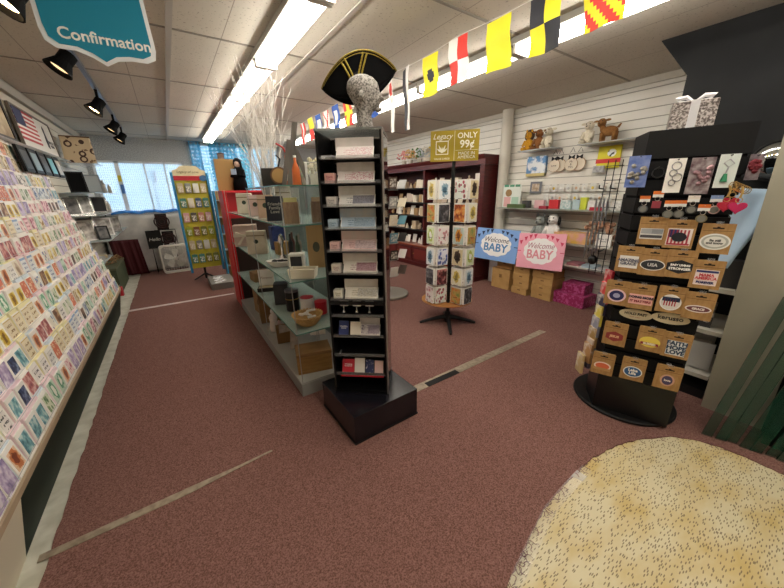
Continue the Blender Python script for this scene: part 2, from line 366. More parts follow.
# ------------------------------------------------------------------ greeting card rack on the left
def prof(z):      # front line of the rack: x for a height
    pts = [(.37, -.775), (.8, -.89), (1.15, -.98), (1.4, -1.05), (1.75, -1.105), (2.04, -1.142)]
    for (a, xa), (b, xb) in zip(pts, pts[1:]):
        if z <= b: return xa+(xb-xa)*(z-a)/(b-a)
    return pts[-1][1]
RY0, RY1 = .30, 5.5
t = thing('card_rack', 'long stepped wall rack filled with pastel greeting cards along the left wall', 'rack', (-1.0, 3, 0))
NT = 13; DZ = (2.02-.37)/NT
body = [(-.86, 0), (-.86, .30)]
for i in range(NT):
    z = .36+i*DZ; body += [(prof(z)-.005, z), (prof(z)-.075, z+.004), (prof(z+DZ)-.075, z+DZ)]
poly = [(XL+.013, 0), (-.86, 0), (-.86, .30), (-.77, .33)]
for i in range(NT):
    z = .36+i*DZ; x = prof(z); x2 = prof(z+DZ)
    poly += [(x+.004, z), (x-.055, z+.006), (min(x2-.05, x-.06), z+DZ-.006)]
poly += [(XL+.013, 2.03)]
MB().prism([(p[0]+1.0, p[1]) for p in poly], RY1-RY0, 'y', RY0-3).build('tier_body', mat('ddd8cc', .5), t)
MB().prism([(.15, .0), (.166, .0), (.238, .34), (.15, .34)], RY1-1.77, 'y', 1.77-3).build('kick_panel', mat('16261d', .6, spec=.2), t)['label'] = 'dark green kick panel'
MB().prism([(.15, .0), (.170, .0), (.240, .34), (.15, .34)], 1.76-RY0, 'y', RY0-3).build('kick_panel', mat('cdc5b0', .6), t)['label'] = 'beige kick panel'
MB().prism([(.222, .335), (.246, .335), (.248, .368), (.236, .368), (.222, .345)], 2.35-RY0, 'y', RY0-3).build('lip', mat('a8947a', .45), t)
MB().prism([(.222, .335), (.246, .335), (.248, .368), (.236, .368), (.222, .345)], RY1-2.36, 'y', 2.36-3).build('lip', mat('a8947a', .45), t)
MB().prism([(p[0]+1.0+.012, p[1]) for p in ([(XL+.02, 0), (-.86, 0)]+[(prof(z), z) for z in (.35, .7, 1.0, 1.4, 1.8, 2.05)]+[(XL+.02, 2.05)])], .025, 'y', RY1-3).build('end_panel', mat('cbb999', .55), t)
mb = MB()
for i in range(NT):
    z = .36+i*DZ; mb.tube([(prof(z)+1.0+.024, RY0-3, z+.055), (prof(z)+1.0+.024, RY1-3, z+.055)], .0015, 4)
mb.build('wire', SILVER, t)
STY = [('pink floral', 'floral', 'ecd4d0', 'c87c88', '98384c'), ('blue script', 'script', 'dfe2e2', '38588c', '88a8cc'), ('sage green leafy', 'floral', 'd8dcc4', '789868', '345c40'),
       ('cream gold script', 'script', 'e6dabc', '8c6c30', 'c8b070'), ('yellow oval', 'oval', 'e8dc94', 'c8a838', '7c5820'), ('lilac watercolour', 'photo', 'b8a8c8', 'e0d8e4', '8474a0'),
       ('aqua watercolour', 'photo', '78b0b8', 'c8dcd8', '306878'), ('coral patterned', 'floral', 'd07458', 'ecc8a8', '983424'), ('white and grey script', 'script', 'e6e2dc', '343434', 'b8b4ac'),
       ('pink script', 'script', 'e8c0c4', '90384c', 'cc7890'), ('dark photo', 'photo', '5c4438', '1c1a20', 'a8886c'), ('mint oval', 'oval', 'c8dcc8', '5c9c78', 'e8ece0'),
       ('peach oval', 'oval', 'e8c8a8', 'c87c4c', '80402c'), ('ivory plain', 'oval', 'e8e0cc', 'c4b098', '988068'), ('multicoloured blossom', 'floral', 'e0dccc', '4870a0', 'b83840'), ('rose photo', 'photo', 'b86c6c', 'e0c0b4', '6c2838'), ('navy photo', 'photo', '2c3c64', '141c34', '8c9cb8'), ('brown photo', 'photo', '8c6448', 'd0b490', '3c2418')]
cmesh = []
for nm, k, b, c1, c2 in STY:
    mb = MB()   # folded card with a white envelope behind it; local: x across, front -Y, base at z=0
    mb.b2((-.053, -.004, 0), (.053, 0, .146)); a_ = (.049, .006, .140) if len(cmesh) % 2 else (.038, .022, .122); mb.b2((-a_[0], -.0052, a_[1]), (a_[0], -.0040, a_[2]), 1); mb.b2((-.055, .0005, 0), (.055, .020+.012*(len(cmesh) % 3), .150+.006*(len(cmesh) % 4)), 2)
    me = mb.build('greeting_card', [mat('f4f1ea', .5), art(k, b, c1, c2, border=0, sc=4), mat(['f4f0e8', 'f0d8dc', 'd8e4ec', 'f0e8b8', 'f4f0e8'][len(cmesh) % 5], .6)])
    mesh_ = me.data; bpy.data.objects.remove(me); cmesh.append(mesh_)
TN = ['lowest', 'second', 'third', 'fourth', 'fifth', 'sixth', 'seventh', 'eighth', 'ninth', 'tenth', 'eleventh', 'twelfth', 'top']
ORD = ['first', 'second', 'third', 'fourth', 'fifth', 'sixth', 'seventh', 'eighth', 'ninth', 'tenth']
slots = []
for i in range(NT):
    n = int((RY1-1.0)/.122)
    for k in range(n):
        y = RY1-.08-k*.122+random.uniform(-.003, .003)
        slots.append((i, y, random.choice(range(len(STY))) if random.random() < .72 or not slots else (slots[-1][2])))
slots.sort(key=lambda s: math.hypot(s[1], 1.0)+abs(s[0]*DZ-1.1)*.4)
near, far = slots[:300], slots[300:]
cnt = {}
def cardM(i, y):
    z = .36+i*DZ; tl = R((6 if i < 4 else 4)+2.5*sin(y*91+i*7))
    return Matrix.Translation((prof(z)+.002, y, z+.009)) @ Matrix.Rotation(pi/2, 4, 'Z') @ Matrix.Rotation(-tl, 4, 'X')
near.sort(key=lambda s: s[1])
for i, y, st in near:
    k = cnt.get((i, st), 0); cnt[(i, st)] = k+1
    o = bpy.data.objects.new('greeting_card', cmesh[st]); C.objects.link(o); o.matrix_world = cardM(i, y)
    tag(o, '%s %s greeting card from the near end, %s tier of wall rack' % (ORD[k] if k < 10 else 'further', STY[st][0], TN[i]), 'greeting card', 'greeting cards on the wall rack')
for st in range(1):
    mb = bmesh.new(); mats = []; me = bpy.data.meshes.new('greeting_card')
    sel = far
    for i, y, s2 in sel:
        b = len(mats); src = cmesh[s2]
        tmp = src.copy(); tmp.transform(cardM(i, y)); n0 = len(mb.faces); mb.from_mesh(tmp); mb.faces.ensure_lookup_table()
        for f in mb.faces[n0:]: f.material_index = {0: 0, 1: 2+s2 % 12, 2: 1}[f.material_index]
        bpy.data.meshes.remove(tmp)
    mb.to_mesh(me); mb.free()
    me.materials.append(mat('f0ece4', .5)); me.materials.append(mat('f0e6e0', .6))
    for a, b, sc in (('e8c8c4', 'a85864', 22), ('dce0e0', '486890', 26), ('d4d8c4', '587850', 22), ('e4d8bc', '98783c', 26), ('e8dca0', 'b08c30', 20), ('ccc0d8', '8c7ca8', 18), ('a0c4c8', '407888', 20), ('dca080', '984830', 24), ('e4e0d8', '443c34', 30), ('e8c4c8', '984860', 26), ('806450', '242022', 18), ('c8dccc', '5c8c70', 24)):
        me.materials.append(mat(a, .5, c2=b, scale=sc, lo=.45, hi=.6))
    o = bpy.data.objects.new('greeting_card', me); C.objects.link(o)
    tag(o, 'small distant greeting cards filling the far and upper tiers of the left wall rack', 'greeting card', 'greeting cards on the wall rack', 'stuff')

# ------------------------------------------------------------------ left wall above and beyond the rack
def ledge(name, label, a, b, m=None): return tag(MB().b2(a, b).build(name, m or ACRYL, bevel=.002), label, 'shelf')
FB = mat('1c1a1a', .4)
def framed(name, label, y0, y1, z0, z1, tilt, frame_m, print_m, x=-1.17, fw=.03, inner=None, cat='picture', d=.025):
    t = thing(name, label, cat, (x, (y0+y1)/2, z0), pi/2, rx=0)
    t.rotation_euler = (R(-tilt), 0, pi/2); wd = y1-y0; h = z1-z0
    mb = MB()
    mb.b2((-wd/2, -d, 0), (-wd/2+fw, 0, h)).b2((wd/2-fw, -d, 0), (wd/2, 0, h)).b2((-wd/2+fw, -d, 0), (wd/2-fw, 0, fw)).b2((-wd/2+fw, -d, h-fw), (wd/2-fw, 0, h))
    mb.build('frame', frame_m, t)
    p = MB().b2((-wd/2+fw, -d*.6, fw), (wd/2-fw, -.003, h-fw)).build('print', print_m, t)
    return t, p, wd, h
ledge('wall_ledge', 'long narrow acrylic ledge holding the pictures above the card rack', (XL+.014, 3.6, 2.06), (-1.07, 6.85, 2.07), ACRYL)
framed('framed_print', 'sepia print in a thick black frame, nearest on the ledge above the cards', 4.15, 5.10, 2.075, 2.50, 4, FB, mat('c8b898', .5, c2='8a7458', scale=6), fw=.05)
t, p, wd, h = framed('flag_picture', 'framed picture of an American flag beside white panel with dark soldier silhouette', 5.30, 6.72, 2.075, 2.52, 4, mat('6a6258', .5), mat('d8d4cc', .5), fw=.02)
fl = MB()
fx0, fw_, fz0, fh = -wd/2+.06, .68, .10, .32
for k in range(13): fl.b2((fx0, -.021, fz0+k*fh/13), (fx0+fw_, -.016, fz0+(k+1)*fh/13), 0 if k % 2 == 0 else 1)
fl.b2((fx0, -.023, fz0+fh*6/13), (fx0+fw_*.42, -.0165, fz0+fh), 2)
fl.build('flag_print', [mat('b83840', .6), mat('e8e0d8', .6), mat('30365c', .6)], t)
MB().prism([(.30, .12), (.36, .10), (.38, .2), (.36, .28), (.37, .33), (.34, .37), (.31, .33), (.32, .27), (.29, .2)], .004, 'y', -.02).build('silhouette', mat('2a2a30', .6), t)
text('HOME OF THE\nBRAVE', .055, mat('44424a', .6), t, (.52, -.019, .16))
# tote box with ring pattern
rm = bpy.data.materials.new('rings'); rm.use_nodes = True; g = G(rm); tc = g.n('TexCoord'); vo = g.n('TexVoronoi'); vo.inputs['Scale'].default_value = 8; vo.inputs['Randomness'].default_value = .5; g.L(tc.outputs['Object'], vo.inputs['Vector'])
no = g.n('TexNoise'); no.inputs['Scale'].default_value = 14; g.L(tc.outputs['Object'], no.inputs['Vector'])
rg = g.math('LESS_THAN', g.math('ABSOLUTE', g.math('SUBTRACT', vo.outputs['Distance'], .30)), .075)
g.L(g.mix(rg, g.mix(g.math('GREATER_THAN', no.outputs['Fac'], .62), lin('cdb896'), lin('7a6048')), lin('4a3226')), g.b.inputs['Base Color']); g.b.inputs['Roughness'].default_value = .8
t = thing('tote_box', 'beige fabric tote box printed with brown rings on the high left shelf', 'box', (-.98, 7.0, 2.06), R(6))
MB().box((0, .09, .19), (.36, .18, .38), taper=.94).build('body', rm, t, bevel=.02)
MB().b2((-.17, -.002, .36), (.17, .0, .375)).build('rim', mat('6a5240', .8), t)
ledge('wall_ledge', 'short acrylic ledge carrying the beige ring patterned tote box', (XL+.014, 6.9, 2.045), (-.78, 7.4, 2.055), ACRYL)
# black folders leaning between ledge and rack
for k in range(5):
    y = 4.75+k*.30
    o = MB().b2((-.12, -.012, 0), (.12, .012, .24)).b2((-.09, -.014, .03), (.09, -.0115, .20), 1).build('album', [BLACK, mat(['3a3c40', '8aa0a8', '4c4a48', '7ac0c8', 'c8c0b0'][k], .3)], loc=(-1.06, y, 2.035-.0), rz=pi/2+R(-20), rx=0)
    o.rotation_euler = (R(-6), 0, pi/2); o.location = (-1.085, y, 1.835+.205)
    o.location.z = 2.0735; o.scale = (1, 1, .45)
    o.scale = (1, 1, 1); o.location = (-1.06, y, 1.80)
    tag(o, ['black album nearest the camera', 'black album with pale blue cover window', 'black album with brown cover window', 'black album with turquoise cover window', 'black album with cream cover window'][k]+' standing on the narrow shelf under the flag picture', 'album', 'albums under the pictures')
# far shelves
SH = [(1.615, 'upper'), (1.32, 'middle'), (.98, 'lower')]
for z, nm in SH: ledge('glass_shelf', nm+' glass shelf on the left wall beyond the card rack', (XL+.014, 5.75, z-.008), (-.76, 8.3, z), glass('d8e8e8', .3))
def pf(label, x, y, z, wd, h, fm_, pm_, rz=0, tilt=12, name='photo_frame', cat='photo frame', fw=.018):
    t = thing(name, label, cat, (x, y, z), rz, 'frames on the left shelves'); t.rotation_euler = (R(-tilt), 0, rz)
    MB().b2((-wd/2, -.016, 0), (-wd/2+fw, 0, h)).b2((wd/2-fw, -.016, 0), (wd/2, 0, h)).b2((-wd/2+fw, -.016, 0), (wd/2-fw, 0, fw)).b2((-wd/2+fw, -.016, h-fw), (wd/2-fw, 0, h)).build('frame', fm_, t)
    MB().b2((-wd/2+fw, -.010, fw), (wd/2-fw, -.002, h-fw)).build('picture', pm_, t); return t
SILF = mat('b8b8b4', .25, .8); PH1 = mat('d8d4cc', .4, c2='6a6660', scale=12); PH2 = mat('2c2c30', .4, c2='8a8884', scale=10)
pf('black guest book leaning on the upper left shelf', -1.02, 6.5, 1.617, .20, .30, BLACK, BLACKM, R(20), 16)
pf('grey slate frame beside the black guest book on the upper left shelf', -.93, 7.0, 1.617, .22, .28, mat('7c8488', .4), mat('9aa2a4', .5), R(15))
pf('small blue grey frame behind the others on upper left shelf', -1.08, 7.5, 1.617, .2, .26, mat('8098a8', .4), mat('c8d0d4', .5), R(25))
pf('ornate silver frame with pale photo on the middle left shelf', -1.02, 6.4, 1.322, .22, .26, SILF, PH1, R(30))
pf('black centred silver frame on the middle left shelf', -.9, 6.85, 1.322, .18, .24, SILF, mat('1a1a1e', .4), R(10))
pf('wide silver frame at the far end of middle left shelf', -1.0, 7.5, 1.322, .26, .22, SILF, PH2, R(20))
pf('tall silver frame nearest on the lower left shelf', -1.02, 6.3, .982, .2, .30, SILF, PH2, R(35))
pf('white matted wedding frame on the lower left shelf', -.88, 6.6, .982, .2, .27, mat('e0deda', .4), PH1, R(20))
pf('grey matted frame on the lower left shelf by the drape', -.86, 7.15, .982, .24, .27, SILF, PH1, R(5))
pf('black and silver frame at the back of lower left shelf', -1.05, 7.6, .982, .22, .28, BLACK, PH1, R(20))
def figurine(label, x, y, z, h, m, group=None, rz=0, name='figurine'):
    t = thing(name, label, 'figurine', (x, y, z), rz, group)
    MB().lathe([(h*.16, 0), (h*.17, h*.03), (h*.12, h*.06), (h*.20, h*.1), (h*.14, h*.45), (h*.17, h*.62), (h*.10, h*.76), (h*.05, h*.8)], 12).build('body', m, t, smooth=True)
    MB().ell((0, 0, h*.88), (h*.085, h*.085, h*.11), 10, 7).build('head', m, t, smooth=True)
    return t
pf('narrow silver frame nearest the rack on the middle left shelf', -1.05, 5.95, 1.322, .17, .24, SILF, PH2, R(30))
pf('leaning white edged frame nearest the rack on lower left shelf', -.98, 5.92, .982, .22, .28, mat('dcdad6', .4), PH1, R(38))
pf('small black frame low at the front of lower left shelf', -.83, 5.98, .982, .14, .19, BLACK, PH2, R(25))
figurine('grey couple figurine beside the slate frame on the upper left shelf', -.86, 7.45, 1.617, .22, mat('a8a498', .5))
figurine('small beige figurine at the front edge of upper left shelf', -.82, 7.75, 1.617, .16, mat('b8ac98', .5))
figurine('pale figurine between frames on the middle left shelf', -.84, 7.25, 1.322, .17, mat('c0b8ac', .5))
# low craft pile, crate and red box
t = thing('driftwood_box', 'olive green storage box topped with driftwood pieces beyond the card rack', 'box', (-1.05, 7.35, 0.0))
MB().b2((-.14, -.58, .0), (.13, .6, .40)).build('body', mat('4a5238', .7, c2='3e4630', scale=5), t, bevel=.008)
MB().b2((-.15, -.59, .40), (.14, .61, .43)).build('lid', mat('5a5c44', .7), t, bevel=.005)
mb = MB(); random.seed(3)
for k in range(26):
    a = random.uniform(0, pi); x, y = random.uniform(-.08, .10), random.uniform(-.42, .42); L_ = random.uniform(.07, .16)
    mb.tube([(x-L_*cos(a)*.5, y-L_*sin(a), .447+k*.003), (x, y, .455+k*.004), (x+L_*cos(a)*.6, y+L_*sin(a), .452+k*.005)], [.006, .012, .004], 5)
o = tag(mb.build('driftwood', mat('9a7c54', .8, c2='7c6040', scale=20), loc=(-1.05, 7.35, -.005)), 'pile of tan driftwood sticks lying on the olive green box', 'driftwood', kind='stuff')
tag(MB().b2((-.07, -.05, 0), (.06, .05, .14)).build('gift_box', mat('a81828', .5), loc=(-.945, 6.62, 0), bevel=.004), 'small dark red box on the floor in front of the green storage box', 'box')
ledge('glass_shelf', 'lowest short glass shelf of craft clutter beside the card rack end', (XL+.014, 5.6, .652), (-.90, 6.75, .66), glass('d8e8e8', .3))
random.seed(5)
for k in range(9):
    lb = ['tan wooden plaque', 'cream booklet', 'grey framed tile', 'white gift card box', 'brown wooden block', 'silver tin', 'pale pink booklet', 'beige craft sign', 'dark brown frame'][k]
    cc = ['a88a60', 'e0d8c4', '8c8c88', 'e8e4dc', '7a5a3c', 'a8a8a4', 'd8b8b0', 'c0ae8c', '4c3828'][k]
    o = MB().b2((-.06, -.045, 0), (.06, .045, .03+.012*(k % 3))).build('craft_piece', mat(cc, .6), loc=(-1.12+.13*(k % 2), 5.68+k*.115, .661), rz=random.uniform(-.3, .3), bevel=.003)
    tag(o, lb+' lying on the lowest glass shelf beyond the card rack', 'ornament', 'craft pieces on the lowest shelf')

# ------------------------------------------------------------------ window stage with grey cloth, drape, plaques, fan
def cloth(name, label, x0, x1, y, z0, z1, m, amp=.03, n=60, seed=1, dep=.0, cat='cloth', skew=0, thick=.006):
    random.seed(seed); ph = [random.uniform(0, 6) for _ in range(4)]; vs = []; fs = []; rows = 12
    for j in range(rows+1):
        t_ = j/rows; z = z1+(z0-z1)*t_
        for i in range(n+1):
            u = i/n; x = x0+(x1-x0)*u+skew*t_
            d = amp*(.25+.75*t_)*(sin(u*23+ph[0])+.6*sin(u*41+ph[1]+t_)+.3*sin(u*67+ph[2]))/1.5
            vs.append((x, y+d-dep*t_, z))
    for j in range(rows):
        for i in range(n): a = j*(n+1)+i; fs.append((a, a+1, a+n+2, a+n+1))
    o = MB().add(vs, fs).build(name, m, smooth=True); sd = o.modifiers.new('s', 'SOLIDIFY'); sd.thickness = thick; return tag(o, label, cat)
tag(MB().b2((-1.15, 8.42, 0), (1.9, 8.98, 1.18)).build('window_stage', mat('8c8c8a', .7)), 'low wooden stage built under the shaded shop window', 'platform')
cloth('stage_cloth', 'grey satin cloth hanging in folds from the window stage', -1.15, 1.9, 8.34, .05, 1.2, mat('dedcd8', .4, c2='bcbcba', scale=4), .035, 120)
cloth('drape', 'dark maroon velvet drape bunched beside the green storage box', -1.1, -.64, 8.16, .03, .74, mat('4a1018', .7), .03, 40, 4, skew=.05)
bl = mat('1c6cc8', .5, c2='2f8ae0', scale=5)
mb = MB(); random.seed(9); nx, ny = 60, 8; vs = []; fs = []
for j in range(ny+1):
    for i in range(nx+1):
        x = -.98+1.75*i/nx; y = 8.45+.4*j/ny; vs.append((x, y, 1.20+.045*abs(sin(i*.55+j))*(1 if 0 < j < ny else .2)+.03*abs(sin(i*.21))+.012))
for j in range(ny):
    for i in range(nx): a = j*(nx+1)+i; fs.append((a, a+1, a+nx+2, a+nx+1))
o = mb.add(vs, fs).build('blue_cloth', bl, smooth=True); sd = o.modifiers.new('s', 'SOLIDIFY'); sd.thickness = .01
tag(o, 'bright blue crumpled cloth lying on the window stage below the window', 'cloth')
cyan = mat('30b8d0', .4)
for k, (x0, x1, z0, z1, c, nm) in enumerate(((.62, .85, 1.3, 2.725, '18b8d8', 'narrow turquoise banner at the left edge'), (1.0, 1.6, 1.45, 2.725, '28c4dc', 'wide turquoise banner in the middle'), (1.65, 1.85, 1.3, 2.725, '60d8e4', 'pale turquoise banner at the right edge'))):
    m = shade('banner'+str(k), c, 12, c)
    cloth('window_banner', nm+' of the far right window', x0, x1, 8.93, z0, z1, m, .012, 20, k+3, cat='banner', thick=.002)
tag(MB().tube([(1.23, 8.91, 2.5), (1.23, 8.91, 2.72)], .003).b2((1.16, 8.90, 2.18), (1.30, 8.92, 2.50)).b2((1.18, 8.895, 2.20), (1.28, 8.901, 2.48), 1).build('window_picture', [mat('7a5038', .6), mat('a88c78', .6)]), 'small brown framed picture hanging in the turquoise window', 'picture')
def plaque(label, x, z, kind):
    t = thing('plaque', label, 'plaque', (x, 8.12, z)); rm_ = mat('3c1214', .6, c2='1a0a0c', scale=18)
    if kind == 'r':
        MB().b2((-.10, -.015, 0), (.10, .015, .32)).build('board', mat('160c0c', .5), t)
        mb = MB()
        for k, r in enumerate((.125, .085, .045)):
            mb.tube([(r*cos(a*pi/10), -.025, .16+r*sin(a*pi/10)) for a in range(21)], .014, 6)
        mb.build('wreath', rm_, t)
    else:
        MB().b2((-.125, -.015, 0), (.125, .015, .35)).build('board', mat('101010', .5), t)
        text('Hello', .09, WHITE, t, (0, -.018, .17), shear=.3)
    return t
t = thing('wire_stand', 'thin black wire stand carrying the dark plaques before the grey cloth', 'stand', (-.24, 8.13, 0))
for x in (-.2, .2): MB().tube([(x, -.06, 0), (x, .06, .54)], .006, 6).build('leg', BLACK, t); MB().tube([(x, .14, 0), (x, .06, .54)], .006, 6).build('leg', BLACK, t)
MB().b2((-.26, -.05, .53), (.26, .06, .54)).b2((-.10, -.04, .885), (.26, .06, .893)).b2((.25, .03, .54), (.26, .05, .89)).b2((-.10, .03, .54), (-.09, .05, .89)).build('shelf', BLACK, t)
plaque('black plaque with white script on lower left of the wire stand', -.37, .54, 's')
plaque('dark red wreath plaque on lower right of the wire stand', -.13, .54, 'r')
plaque('dark red wreath plaque on the top of the wire stand', -.18, .894, 'r')
t = thing('box_fan', 'white square box fan standing on the carpet under the window', 'fan', (-.09, 8.0, .008), R(6))
mb = MB(); a, b = .24, .60; rr = .05
def rrect(wd, h, r, n=5):
    P = []
    for cx, cz, s in ((wd/2-r, r, -90), (wd/2-r, h-r, 0), (-wd/2+r, h-r, 90), (-wd/2+r, r, 180)):
        for k in range(n+1): q = R(s+90*k/n); P.append((cx+r*cos(q), cz+r*sin(q)))
    return P
o1 = rrect(.50, .58, .06); o2 = [(x*.88, .29+(z-.29)*.88) for x, z in o1]; n = len(o1)
vs = [(x, -.06, z) for x, z in o1]+[(x, .06, z) for x, z in o1]+[(x, -.06, z) for x, z in o2]+[(x, .06, z) for x, z in o2]
fs = []
for k in range(n): q = (k+1) % n; fs += [(k, q, n+q, n+k), (2*n+k, 2*n+q, 3*n+q, 3*n+k), (k, q, 2*n+q, 2*n+k), (n+k, n+q, 3*n+q, 3*n+k)]
mb.add(vs, fs).build('housing', WHITE, t)
mb = MB()
for k in range(16): z = .06+k*.031; mb.tube([(-.22, -.058, z), (.22, -.058, z)], .0018, 4)
for k in range(10): x = -.2+k*.0445; mb.tube([(x, -.06, .04), (x, -.06, .54)], .0018, 4)
mb.build('grille', WHITE, t)
bl_ = MB()
for k in range(5):
    q = 2*pi*k/5+.3; ax = Vector((cos(q), 0, sin(q))); pr = Vector((-sin(q), 0, cos(q))); c = Vector((0, 0, .29)); P = []
    for r_, w_ in ((.03, .025), (.10, .06), (.17, .075), (.20, .05)): P.append((c+ax*r_-pr*w_+Vector((0, .02, 0)), c+ax*r_+pr*w_*.6+Vector((0, -.02, 0))))
    vs = [p for pq in P for p in pq]; bl_.add(vs+[v+Vector((0, .004, 0)) for v in vs], [(2*i, 2*i+1, 2*i+3, 2*i+2) for i in range(3)]+[(8+2*i, 8+2*i+1, 8+2*i+3, 8+2*i+2) for i in range(3)])
bl_.build('blades', mat('e8e8e4', .4), t)
MB().lathe([(.03, -.03), (.03, .03)], 16).build('hub', WHITE, t, loc=(0, 0, .29), rx=pi/2)
MB().tube([(-.05, 0, .575), (-.04, 0, .61), (.04, 0, .61), (.05, 0, .575)], .008, 6).build('handle', WHITE, t)

# ------------------------------------------------------------------ yellow ornament display and its grey base
t = thing('spinner_display', 'tall yellow pegboard ornament display with blue sides and cream header', 'display stand', (.40, 6.9, .008))
YEL = mat('d8cc3c', .5, c2='c8bc40', scale=3)
MB().b2((-.25, -.02, .24), (.25, .02, 1.80)).build('panel', YEL, t)
for s in (-1, 1): MB().b2((s*.265-.018, -.09, .17), (s*.265+.018, .05, 1.93)).build('side_panel', mat('2a80b0', .4), t)
MB().prism([(-.25, 1.80), (.25, 1.80), (.25, 1.96), (.18, 1.985), (.12, 2.04), (-.12, 2.04), (-.18, 1.985), (-.25, 1.96)], .02, 'y', -.05).build('header', mat('d8cca4', .5), t)
MB().b2((-.25, -.056, 1.80), (.25, -.0505, 1.875)).build('header_stripe', mat('b82430', .5), t)
text('Legacy of Love', .055, mat('6a4a30', .6), t, (-.02, -.052, 1.94), shear=.3)
MB().lathe([(.05, -.004), (.05, .004)], 16, sx=1.2).build('badge', mat('4a78a8', .5), t, loc=(.2, -.062, 1.84), rx=pi/2)
MB().tube([(-.05, .10, 0), (-.05, .10, .5), (-.05, .02, .5)], .02, 8).build('pole', BLACK, t)
for q in (200, 320, 80): MB().tube([(-.05, .10, .10), (-.05+.22*cos(R(q)), .10+.22*sin(R(q)), .012)], [.02, .010], 6).build('leg', BLACK, t)
random.seed(11)
IT = [('beige', 'c8b890'), ('cream', 'e0d8bc'), ('red and white', 'c08070'), ('lime green', '98a830'), ('grey', '8a8c84'), ('slate blue', '48607c'), ('pink', 'd0a0a0'), ('brown', '8a6038'), ('white', 'dcdcd0'), ('teal', '508878'), ('black centred', '5c584c'), ('olive', '7c8038')]
RN = ['top', 'second', 'third', 'fourth', 'fifth', 'bottom']
kk = 0
for r in range(6):
    for c in range(4):
        nm, cc = IT[(r*5+c*3+kk) % 12]; kk += 1
        if r == 5: nm, cc = ('teal', '508878') if c < 2 else ('olive', '7c8038')
        o = MB().b2((-.045, -.02, -.16), (.045, 0, 0)).b2((-.034, -.024, -.14), (.034, -.0195, -.045), 1).b2((-.012, -.018, -.03), (.012, .03, 0.012), 2).build('ornament_card', [mat(cc, .5), mat('e4e0d0', .5, c2=cc, scale=40, lo=.45, hi=.55), CLEARP], loc=(.40-.175+c*.116, 6.9-.045, 1.76-r*.25))
        tag(o, '%s ornament card, %s row of yellow display, %s from left' % (nm, RN[r], ORD[c]), 'ornament', 'cards on the yellow display')
t = thing('gift_display', 'blue edged cardboard display with shelves of small gifts beside yellow display', 'display stand', (.90, 6.75, .008))
for s in (-1, 1): MB().b2((s*.19-.012, -.12, 0), (s*.19+.012, .12, 1.62)).build('side_panel', mat('3c8cb4', .4), t)
MB().b2((-.18, .09, 0), (.18, .11, 1.62)).build('back_panel', mat('b88c58', .7), t)
for k in range(5): MB().b2((-.178, -.12, .25+k*.3), (.178, .09, .262+k*.3)).build('shelf', mat('b8c4c8', .4), t)
for k in range(5):
    for c in range(2):
        x = .90-.085+.17*c; z = .272+k*.3
        if (k+c) % 2: figurine(['white', 'cream', 'silver', 'tan', 'brown'][k]+' figurine on %s shelf of the blue edged gift display' % RN[::-1][k+1 if k else 0], x, 6.70, z, .17, mat(['e4e0dc', 'd8ccb4', 'b4b4b4', 'b89468', '8c6440'][k], .5))
        else: tag(MB().b2((-.06, -.05, 0), (.06, .05, .15)).build('gift_box', mat(['a87840', 'd07030', '6c98b0', 'b08850', 'c8a878'][k], .6), loc=(x, 6.70, z), bevel=.004), ['kraft', 'orange', 'light blue', 'tan', 'peach'][k]+' gift box on %s shelf of the blue edged gift display' % RN[::-1][k+1 if k else 0], 'box')
tag(MB().b2((.345, 5.95, .008), (.72, 6.62, .115)).build('floor_platform', mat('83827c', .5), bevel=.004), 'low grey display platform on the carpet beside the red panel', 'platform')
for k in range(6): tag(MB().b2((-.055, -.04, 0), (.055, .04, .02)).build('plastic_packet', CLEARP, loc=(.47+.06*(k % 2), 6.05+.085*k, .116), rz=.3*k), ['nearest', 'second nearest', 'third', 'fourth', 'fifth', 'farthest'][k]+' clear plastic packet lying on the low grey platform', 'packet', 'clear packets on the platform')

# ------------------------------------------------------------------ red fixture and glass showcase
t = thing('red_fixture', 'bright red end display panel behind the glass showcase', 'display fixture', (.60, 4.75, .008))
MB().b2((0, 0, 0), (.05, .42, 1.60)).build('side_panel', REDP, t, bevel=.004)
MB().b2((.05, .10, 1.24), (.80, .14, 1.575)).build('back_panel', mat('b01c26', .5), t); MB().b2((.05, .10, 0), (.80, .14, 1.24)).build('back_panel', mat('3a2a22', .7), t)['label'] = 'dark brown lower back panel'
MB().b2((.76, 0, 0), (.80, .42, 1.60)).build('side_panel', REDP, t)
MB().b2((.05, -.0, 1.575), (.76, .42, 1.60)).build('top_panel', REDP, t)
t = thing('glass_showcase', 'long glass shelf showcase on a grey base, full of wedding gifts', 'showcase', (.62, 2.17, .008))
GB = mat('8f908c', .5)
MB().b2((-.02, 0, 0), (.56, 2.55, .105)).build('base', GB, t, bevel=.004)
MB().b2((-.02, 0, .107), (.56, 2.55, .122)).build('base_shelf', mat('a4a5a0', .35), t)
for i, (z, y1) in enumerate(((.54, 2.5), (.945, 2.5), (1.34, 2.5), (1.60, 1.05))):
    s = MB().b2((-.015, .0, z-.008), (.53, y1, z)).build('glass_shelf', glass('b8ccc4', .13), t)
    MB().b2((-.017, -.002, z-.0085), (.532, .0, z+.0005)).b2((-.0175, -.002, z-.0085), (-.0152, y1, z+.0005)).build('shelf_edge', mat('5c8478', .25), s)
for x, y in ((-.008, .006), (-.008, 1.05), (-.008, 2.48), (.53, .006), (.53, 1.05), (.53, 2.48)):
    MB().tube([(x, y, .12), (x, y, 1.60)], .0035, 6).build('post', mat('a8a8a4', .3, .8), t)
MB().b2((.545, .02, .122), (.549, 2.5, 1.6)).build('back_glass', glass('8c9c98', .18), t)
def gz(z): return z+.008+.001
Z1, Z2, Z3, Z4, Z5 = gz(1.34), gz(.945), gz(.54), gz(.122), gz(1.60)
